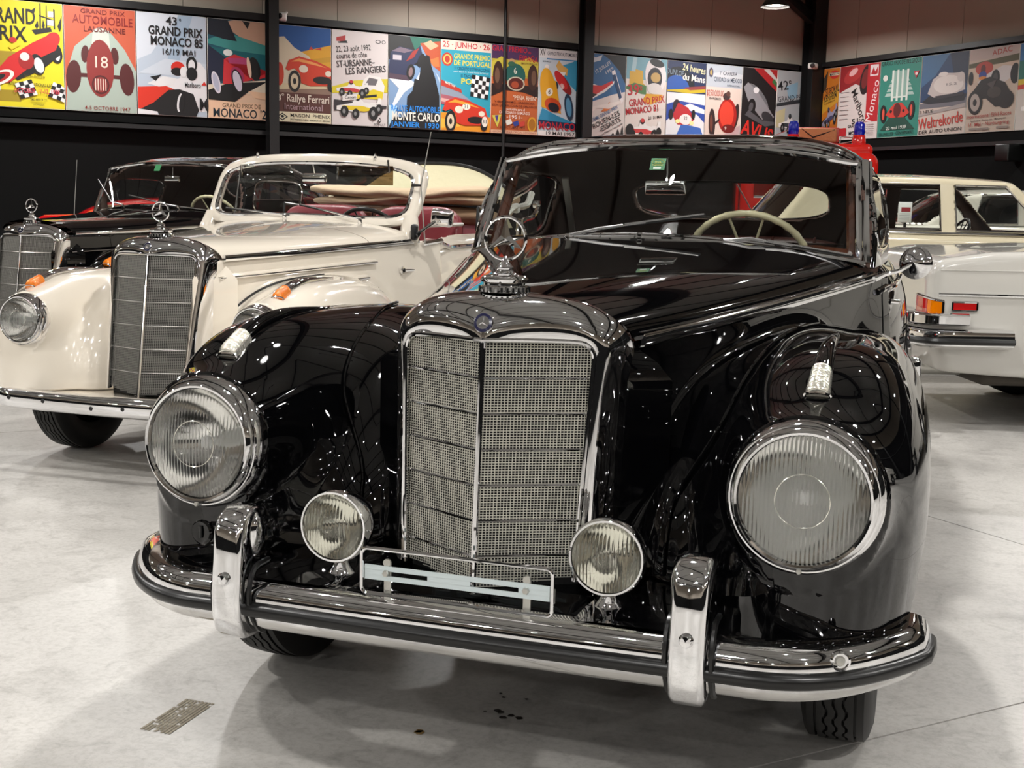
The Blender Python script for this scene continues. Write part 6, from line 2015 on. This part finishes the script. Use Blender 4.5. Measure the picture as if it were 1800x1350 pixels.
P_(6.54, 7.265, 'orange and brown poster of a green racing car number 6, ESPAÑA', bg('#c0602c') + [
    ('r', '#b8a838', (0, 96, 100, 134)), ('r', '#4a2c54', (0, 126, 100, 150)), ('p', '#c8b840', (0, 120, 20, 130, 50, 122, 80, 132, 100, 124, 100, 100, 0, 100)), ('t', '#c02030', 'GRAN PREMIO', 38, 143, 13, 74, 0, .02), ('t', '#c02030', 'de', 80, 140, 6, 0), ('t', '#b81c2c', 'ESPAÑA', 78, 129, 13, 40, -4, .03), ('t', '#4a1818', 'CIRCUITO PEDRALBES', 80, 121, 4, 36),
    ('p', '#281410', (0, 62, 30, 74, 70, 72, 100, 64, 100, 84, 0, 84)), ('e', '#3c2018', (14, 98, 11, 24)), ('e', '#70503c', (12, 98, 5, 13)), ('e', '#3c2018', (88, 98, 11, 22)), ('e', '#70503c', (90, 98, 5, 13)), ('e', '#1c5c54', (50, 100, 22, 20)), ('e', '#c8c0a8', (52, 86, 19, 12)), ('e', '#581c14', (52, 86, 16, 10)), ('e', '#a84828', (50, 84, 8, 6)), ('t', '#e8e4d4', '6', 50, 107, 14, 0, 10, .02), ('e', '#b89060', (42, 123, 7, 5)), ('e', '#306048', (42, 119, 8, 4)),
    ('t', '#ecd8c0', '"PEÑA RHIN"', 72, 62, 10, 52, 0, .02), ('t', '#5c1c10', 'V GRAN PREMIO - BARCELONA', 50, 54, 5, 86), ('t', '#5c1c10', 'CON DISTRIBUCION DE CIRCUITOS', 50, 48, 5, 96), ('t', '#f0e4d8', 'puntuable para el', 52, 42, 6, 40), ('t', '#f0e4d8', 'CAMPEONATO del MUNDO', 50, 36, 7, 66), ('t', '#f0e4d8', '-1951-', 50, 29, 9, 34),
    ('p', '#d8c850', (2, 30, 22, 32, 14, 10)), ('p', '#4c3c8c', (8, 30, 16, 31, 13, 18)), ('p', '#e0dcd0', (30, 22, 42, 26, 46, 18, 34, 14)), ('p', '#283c8c', (46, 20, 58, 24, 60, 16, 50, 13)), ('p', '#c84030', (60, 20, 72, 24, 72, 15, 62, 13)), ('e', '#d89c20', (88, 18, 10, 13)), ('e', '#a86c10', (88, 18, 7, 10)), ('t', '#3c1010', '28 OCTUBRE 1951', 46, 11, 5, 54), ('r', '#e0b898', (0, 0, 100, 6)), ('t', '#9c3c2c', 'CRONOMETRAJE OFICIAL LONGINES', 50, 3, 4.5, 92)])
P_(7.27, 7.88, 'pale blue poster of a yellow car 6 chased by a red car, MONACO 1957', bg('#c8d6de') + [
    ('r', '#2c80b8', (20, 132, 100, 144)), ('r', '#dcdcdc', (0, 134, 100, 150)), ('t', K_, 'XV', 9, 143, 16, 14, 0, .02), ('t', '#283848', 'GRAND PRIX AUTOMOBILE', 60, 142, 9, 78), ('t', '#283848', 'MONACO', 20, 128, 4, 22), ('p', '#3c98bc', (50, 120, 100, 134, 100, 80, 60, 104)), ('p', '#dcb060', (44, 122, 52, 132, 60, 124, 76, 118, 74, 106, 50, 114)), ('p', '#ecece4', (46, 112, 70, 112, 66, 104)),
    ('e', '#902020', (66, 92, 26, 10), -40), ('e', '#c82c2c', (58, 98, 22, 9), -40), ('e', '#e0b0a8', (62, 88, 6, 4), -30), ('t', '#f0f0f0', '2', 62, 86, 8, 0), ('e', '#283848', (46, 88, 5, 7)), ('e', '#e8e0d8', (20, 118, 6, 5)), ('e', '#404850', (20, 112, 7, 4)),
    ('e', '#e0a418', (24, 82, 20, 36), 14), ('p', '#e0a418', (8, 50, 60, 40, 44, 96, 6, 100)), ('e', '#eeead8', (28, 76, 9, 7), 14), ('t', K_, '6', 28, 76, 11, 0, -10, .02), ('e', '#c84818', (38, 54, 22, 12), -10), ('e', '#181c28', (40, 50, 15, 8), -10), ('e', '#243c54', (80, 52, 11, 24), 14), ('e', '#5c98bc', (80, 52, 7, 17), 14), ('p', '#2c8cb4', (0, 26, 10, 48, 50, 36, 100, 24, 100, 18, 0, 20)), ('p', '#10284c', (0, 18, 100, 14, 100, 24, 40, 26, 0, 28)),
    ('t', '#c02434', 'MONACO', 50, 17, 19, 96, 0, .03), ('r', '#e6e4e0', (0, 0, 100, 9)), ('t', K_, '19 MAI 1957', 58, 4.6, 9, 76, 0, .02)])
P_(8.02, 8.69, 'blue poster with a tilted red racing car and ROUEN-LES-ESSARTS lettering', bg('#dcd6d0') + [
    ('p', '#2c6496', (0, 60, 70, 80, 100, 86, 100, 150, 0, 150)), ('p', K_, (40, 150, 100, 150, 100, 100, 84, 122, 60, 140)), ('p', '#c8d4dc', (0, 140, 12, 146, 24, 142, 40, 148, 36, 138, 20, 134, 8, 130)), ('t', '#c4ccd4', '12 JUILLET', 42, 126, 9, 44, 32), ('t', '#c4ccd4', '1959', 58, 121, 8, 22, 32),
    ('p', '#e8e8e8', (64, 120, 72, 124, 96, 70, 90, 64)), ('p', '#183c64', (66, 114, 74, 116, 92, 76, 86, 72)), ('p', '#e8e4e0', (0, 62, 50, 84, 70, 98, 72, 104, 40, 92, 20, 96, 0, 92)), ('p', '#c82c2c', (0, 66, 44, 86, 68, 100, 66, 104, 40, 94, 16, 94, 0, 88)), ('p', '#301818', (2, 64, 30, 78, 18, 80, 0, 74)), ('e', '#e8e8e4', (10, 108, 8, 9)), ('e', '#a8c0d0', (10, 104, 8, 6)), ('p', '#d87838', (40, 48, 60, 66, 74, 60, 56, 50)), ('p', '#e8e0d8', (0, 36, 30, 54, 60, 54, 90, 66, 90, 70, 50, 62, 20, 56)),
    ('t', '#2c6496', 'SEPTIÈME GRAND PRIX', 44, 42, 9, 86, 27), ('t', '#181818', 'ROUEN-LES', 54, 34, 13, 74, 27, .02), ('t', '#181818', '-ESSARTS', 64, 26, 13, 58, 27, .02), ('t', '#303030', 'Coupe Delamare Deboutteville', 66, 17, 5, 66, 27), ('p', '#181818', (60, 2, 98, 6, 96, 26, 90, 8, 84, 20, 78, 6, 72, 12)), ('p', '#c82c2c', (0, 0, 4, 6, 0, 12))])
P_(8.695, 9.40, 'poster of a helmeted driver over big red MONACO 81 lettering', bg('#ddd5cd') + [
    ('r', '#78aab8', (0, 110, 100, 150)), ('p', '#a8c8d0', (10, 112, 16, 150, 26, 150, 20, 112)), ('p', '#d0a83c', (8, 100, 8, 124, 22, 124, 22, 128, 40, 126, 42, 104, 50, 98)), ('p', '#4c7c48', (0, 96, 20, 104, 50, 100, 50, 84, 0, 86)), ('p', '#ddd5cd', (0, 92, 40, 84, 100, 80, 100, 60, 0, 60)),
    ('e', '#e8e4e4', (72, 120, 26, 32), 10), ('e', '#282830', (70, 114, 18, 20)), ('e', '#c0a060', (72, 116, 12, 9)), ('e', '#d8d4d0', (70, 96, 18, 10)), ('e', '#1c1c20', (74, 142, 18, 7), -10), ('p', '#d8a028', (40, 72, 50, 86, 90, 86, 92, 78, 60, 66)),
    ('t', '#b8242c', '39', 18, 90, 27, 28, 6, .03), ('t', '#b8242c', 'e', 36, 96, 16, 0, 6), ('t', '#b8242c', 'GRAND PRIX', 52, 72, 18, 88, 9, .03), ('t', '#b8242c', 'MONACO 81', 42, 56, 17, 80, 9, .03), ('t', '#282020', '28  31 MAI', 74, 44, 8, 34, 9)]
    + gp_car(46, 20, 1.05, '#c83c3c') + [('e', '#101010', (12, 18, 10, 12)), ('e', '#101010', (80, 12, 9, 10))])
P_(9.405, 10.10, 'blue and white poster of a racing car on a banked track, 24 heures', bg('#d8dce0') + [
    ('r', '#182850', (0, 96, 100, 150)), ('e', '#101820', (28, 100, 44, 40)), ('e', '#2858a8', (24, 92, 36, 32)), ('r', '#182850', (0, 90, 100, 96)), ('t', '#8090a0', 'DUNLOP', 20, 128, 14, 44, -6), ('p', '#c8b020', (0, 96, 100, 104, 100, 96, 60, 92, 0, 94)), ('p', '#8c3c3c', (40, 102, 100, 108, 100, 102, 60, 98)),
    ('t', '#e0dcb0', '24 heures', 68, 137, 18, 60, -6, .03), ('t', '#ece8e0', 'du Mans', 68, 120, 17, 58, -4, .03), ('r', '#e0e2e4', (0, 0, 100, 92)), ('p', '#2848a0', (0, 70, 30, 78, 100, 72, 100, 40, 80, 54, 30, 58, 0, 40)), ('p', '#e0e4ec', (20, 60, 60, 74, 100, 64, 100, 56, 50, 62)), ('p', '#3c68b8', (20, 0, 40, 36, 90, 30, 100, 12, 100, 0))]
    + [('e', '#281c28', (26, 66, 10, 14)), ('p', '#b82830', (16, 50, 30, 74, 56, 66, 74, 46, 60, 34, 30, 34)), ('e', '#e8e4e0', (50, 44, 16, 10)), ('t', K_, '22', 50, 46, 9, 0), ('e', '#f0e8a0', (30, 40, 6, 4)), ('e', '#f0e8a0', (66, 38, 6, 4)), ('e', K_, (12, 52, 6, 10)), ('e', K_, (70, 54, 5, 9))])
P_(10.105, 10.77, 'pale pink poster of a round red racing car seen head on, MEXICO', bg('#d6c6ba') + [
    ('r', '#b4bcc4', (0, 108, 100, 150)), ('p', '#c8ccd0', (0, 130, 60, 140, 100, 134, 100, 124, 40, 126)), ('e', '#4c4858', (12, 134, 6, 9)), ('e', '#b8a060', (12, 134, 3, 5)), ('t', '#303440', '1ª CARRERA', 60, 134, 10, 48), ('t', '#283848', 'CIUDAD de MEXICO', 60, 122, 12, 78), ('t', '#384048', 'INTERNACIONAL', 76, 112, 5, 36), ('t', '#b04c3c', '$250,000.00', 26, 96, 16, 48, 0, .01), ('t', '#303030', 'EN PREMIOS', 26, 86, 6, 32),
    ('p', '#c0a4a4', (20, 6, 100, 40, 100, 4)), ('e', '#302020', (20, 40, 9, 28), 3), ('e', '#6c3c30', (18, 40, 4, 16), 3), ('e', '#302020', (86, 56, 8, 24), -10), ('e', '#a81c14', (62, 56, 26, 32)), ('e', '#d8402c', (60, 58, 20, 25)), ('e', '#6c1410', (66, 32, 18, 8)), ('t', '#e8d8d0', '9', 58, 32, 9, 0), ('e', '#3c2c2c', (58, 92, 10, 7)), ('e', '#5c3c34', (62, 97, 6, 5)), ('p', '#302020', (26, 42, 40, 50, 40, 46, 28, 38))])
P_(10.775, 11.44, 'black poster of a silver racing car with slanted red AVUS lettering', bg('#141214') + [
    ('p', '#a82024', (30, 150, 100, 150, 100, 108)), ('p', '#c8c4c0', (60, 148, 76, 150, 100, 132, 100, 126)), ('p', '#38703c', (84, 126, 92, 132, 100, 124, 100, 116)),
    ('e', '#6c6c70', (44, 90, 42, 20), -38), ('p', '#8c8c90', (4, 112, 16, 122, 44, 106, 80, 74, 96, 60, 86, 50, 60, 54, 20, 84)), ('e', '#303034', (76, 58, 18, 10), -20), ('e', '#101012', (28, 76, 12, 16), -20), ('e', '#505054', (27, 76, 6, 9), -20), ('e', '#101012', (92, 78, 8, 14)), ('e', '#e0e0e0', (40, 108, 8, 6)), ('p', '#505054', (10, 60, 70, 40, 96, 44, 96, 50, 60, 52, 20, 70)),
    ('t', '#c8281c', 'AVUS', 48, 28, 40, 92, -14, .05), ('p', '#d8d4d0', (0, 0, 40, 0, 36, 10, 0, 14))])
P_(11.445, 12.02, 'grey poster half hidden by the corner column, 42e GRAND', bg('#a9aeb0') + [
    ('p', '#8cb0c4', (30, 120, 70, 130, 70, 100, 40, 96)), ('t', '#181c20', '42', 20, 120, 25, 36, 8, .02), ('t', '#181c20', 'e', 42, 130, 15, 0, 8), ('t', '#202428', 'GRAND PRIX', 52, 98, 15, 96, 8, .01), ('p', '#303438', (0, 86, 100, 100, 100, 92, 0, 80)), ('p', '#c0b890', (0, 70, 30, 78, 30, 40, 0, 40)), ('p', '#202020', (0, 20, 100, 30, 100, 24, 0, 12)), ('r', '#c0c4c4', (0, 0, 100, 12)), ('t', '#182c68', 'MONACO', 50, 7, 15, 92, 0, .03)] + gp_car(50, 48, 1.0, '#383c40'))
# right wall (s measured out from the corner)
P_(.36, .715, 'orange poster in the corner with MARTINI badge and POKAL lettering', bg('#b86c18') + [
    ('p', '#30281c', (0, 130, 26, 146, 20, 110, 0, 100)), ('p', '#c09028', (0, 84, 100, 112, 100, 80, 0, 56)), ('e', '#b82c20', (66, 136, 28, 9)), ('r', '#d8c8b0', (36, 134, 96, 140)), ('t', K_, 'MARTINI', 66, 137, 9, 56, 4, .03), ('t', K_, 'ST-POKAL', 58, 104, 20, 84, 12, .03), ('t', K_, 'KENHEIM', 48, 90, 18, 78, 12, .03), ('t', '#604010', '6. Juli Motodrom', 46, 80, 6, 66, 12), ('p', '#30241c', (0, 40, 100, 70, 100, 62, 40, 36, 0, 30)), ('p', '#a85c14', (0, 0, 100, 0, 100, 40, 0, 24))] + gp_car(52, 48, 1.15, '#3c3c5c', '#8c88a0', K_, 14), 'r')
P_(.72, 1.555, 'red and white poster with slanting black letters and a Monaco side strip', bg('#cfc8c4') + [
    ('p', '#8c1c20', (0, 96, 0, 150, 70, 150, 70, 100, 40, 112)), ('e', '#a83030', (36, 132, 28, 14), 30), ('e', '#e0b0b0', (34, 136, 12, 6), 30), ('e', '#201414', (66, 118, 14, 30), -10), ('e', '#702020', (64, 120, 8, 20), -10), ('r', '#b01c24', (70, 34, 100, 150)), ('r', '#ddd4d4', (76, 124, 96, 146)), ('p', '#b01c24', (78, 128, 84, 142, 88, 132, 94, 142, 94, 128, 88, 126)), ('t', '#e8d8d8', 'Monaco', 86, 74, 26, 72, 78, .0),
    ('t', '#282424', 'Marlboro', 52, 66, 24, 66, -62, .02), ('t', '#181818', '51', 46, 36, 15, 16, 4, .04), ('t', '#181818', 'e', 57, 40, 7, 0), ('t', '#181818', 'GRAND PRIX', 48, 27, 8, 42, 2, .04), ('t', '#181818', 'DE', 48, 20, 7, 0, 2, .04), ('t', '#181818', 'MONACO', 52, 13, 10, 42, 2, .04), ('r', '#b01c24', (0, 8, 24, 24))] + [('r', '#8c8484', (4, 96 - 9 * i, 26, 97 - 9 * i)) for i in range(7)] + [('r', '#a8a0a0', (74, 28 - 4 * i, 92, 29 - 4 * i)) for i in range(6)], 'r')
P_(1.56, 2.35, 'teal poster of a white tower above a red racing car, BELGIQUE', bg('#2c8474') + [
    ('t', '#0c2c28', 'GRAND PRIX DE BELGIQUE', 50, 144, 12, 96, 0, .03)] + [('p', '#a8c4bc', (14 + 4 * i, 80 + 9 * i, 86 - 4 * i, 80 + 9 * i, 82 - 4 * i, 86 + 9 * i, 18 + 4 * i, 86 + 9 * i)) for i in range(4)]
    + [('r', '#d8e4dc', (30 + 12 * i, 70, 35 + 12 * i, 130)) for i in range(4)] + [('r', '#88b0a4', (35 + 12 * i, 76, 42 + 12 * i, 128)) for i in range(3)] + [('r', '#d8e4dc', (30, 76, 71, 79)),
    ('e', '#d8dcd4', (14, 116, 6, 6)), ('p', '#b8303c', (82, 124, 96, 124, 89, 110)), ('e', '#e0d8d8', (89, 119, 3, 3)), ('p', '#14483c', (30, 40, 64, 40, 92, 14, 8, 14)),
    ('e', K_, (14, 46, 8, 18), 4), ('e', '#d8503c', (14, 46, 3, 11)), ('e', K_, (82, 50, 8, 18), -4), ('e', '#d8503c', (82, 50, 3, 11)), ('p', '#c8382c', (20, 44, 30, 56, 42, 66, 58, 66, 70, 56, 78, 46, 66, 38, 32, 38)), ('e', '#581414', (48, 52, 9, 14)), ('e', '#181010', (33, 50, 3, 3)), ('e', '#181010', (64, 50, 3, 3)),
    ('t', '#e0e8e0', '22 mai 1939', 48, 18, 9, 50, 2, .02), ('t', '#0c2c28', 'BRUXELLES · CENTENAIRE', 48, 7, 9, 84, 2, .03)], 'r')
P_(2.355, 3.18, 'poster of a white streamlined record car on blue, red Weltrekorde lettering', bg('#cdbfb4') + [
    ('r', '#1c3c64', (0, 62, 100, 150)), ('p', '#3c6890', (0, 150, 60, 150, 30, 110, 0, 90)), ('p', '#142440', (60, 150, 100, 150, 100, 90, 70, 110)), ('p', '#6c6c74', (0, 60, 100, 66, 100, 52, 0, 50)), ('p', '#20242c', (4, 62, 30, 80, 100, 72, 96, 60, 20, 58)),
    ('p', '#c4bcb8', (16, 78, 26, 104, 40, 112, 50, 114, 70, 112, 84, 112, 94, 104, 96, 80, 60, 70, 30, 70)), ('e', '#dcd6d0', (60, 92, 32, 17), -2), ('e', '#c8c0bc', (86, 104, 8, 9)), ('e', '#e0dad4', (48, 112, 10, 4)), ('t', '#6c686c', '15.2', 66, 92, 6, 22), ('p', '#303038', (32, 72, 94, 76, 92, 70, 40, 66)), ('p', '#a49c98', (0, 40, 100, 56, 100, 48, 0, 36)),
    ('t', '#383030', '3 NEUE', 16, 44, 9, 30, 2), ('t', '#c4382c', 'Weltrekorde', 48, 25, 30, 96, 6, .02), ('t', '#302828', 'DER AUTO UNION', 48, 7, 10, 92, 2, .01)], 'r')
P_(3.185, 3.995, 'beige poster of a black racing motorcycle before a white car, Nürburgring', bg('#bfae9e') + [
    ('r', '#b8a8a0', (0, 130, 100, 150)), ('p', '#504c2c', (0, 124, 100, 134, 100, 122, 0, 116)), ('t', '#a84c44', 'ADAC', 66, 141, 14, 40, 6, .02), ('p', '#c8b4a0', (0, 116, 100, 122, 100, 90, 0, 90)), ('e', '#b03c2c', (32, 114, 18, 12)), ('e', '#581c18', (30, 112, 5, 9)),
    ('p', '#ccc6c4', (20, 90, 40, 104, 70, 116, 96, 112, 100, 100, 70, 84, 30, 80)), ('e', K_, (94, 100, 9, 18)), ('e', K_, (56, 94, 9, 16)), ('e', '#3c3838', (56, 94, 5, 10)), ('e', K_, (6, 98, 5, 12)), ('e', '#283c8c', (30, 102, 8, 7)), ('e', '#d08030', (30, 97, 8, 3)),
    ('p', '#1c1818', (10, 72, 28, 94, 46, 98, 76, 86, 92, 62, 90, 46, 60, 44, 40, 60, 24, 60)), ('e', '#181414', (18, 54, 15, 22), 6), ('e', '#a89c94', (18, 54, 10, 16), 6), ('e', '#181414', (18, 54, 4, 6)), ('e', '#201c1c', (80, 56, 16, 16)), ('e', '#3c3430', (56, 70, 14, 10)), ('p', '#484040', (40, 86, 60, 92, 52, 76)),
    ('t', '#a8443c', 'International Eifel-Races', 48, 30, 10, 90, 2, .01), ('t', '#403430', 'Sport cars · Racing cars · Motorcycles', 48, 22, 4.5, 72, 2), ('t', '#a8443c', '11. Mai · Nürburgring', 48, 15, 9, 82, 2, .02), ('r', '#8c8078', (10, 4, 50, 8)), ('r', '#8c8078', (66, 5, 90, 9))], 'r')
P_(4.0, 4.80, 'blue and teal poster cut off by the right edge of the picture', bg('#c8c0b8') + [
    ('r', '#2c6ca0', (0, 120, 100, 150)), ('p', '#1c6c60', (0, 86, 100, 96, 100, 122, 0, 120)), ('r', '#c8b028', (0, 76, 100, 88)), ('p', '#c03c2c', (0, 70, 100, 78, 100, 84, 0, 78))] + gp_car(54, 40, 1.1, '#c03028') + [('t', K_, 'GRAND PRIX', 52, 134, 14, 84, 0, .03)], 'r')

for i, (a, b, label, ops, wl_) in enumerate(POST):
    wd = b - a - .004
    if wl_ == 'b':
        hgt, zc_ = 1.18, 2.825
        pos, rz = RM((a + b) / 2, .035, zc_), WALL_AZ
    else:
        hgt, zc_ = 1.085, 2.90
        pos, rz = RM(S_R - .035, (a + b) / 2, zc_), WALL_AZ - PI / 2
    t = thing('race_poster', label, 'poster', pos, rz, 'race posters along the back wall' if wl_ == 'b' else 'race posters along the right wall')
    G().box((0, 0, 0), (wd, .010, hgt)).build('sheet', white_paper, t, smooth=False)
    link('print', ink_mesh(ops, wd, hgt), t)
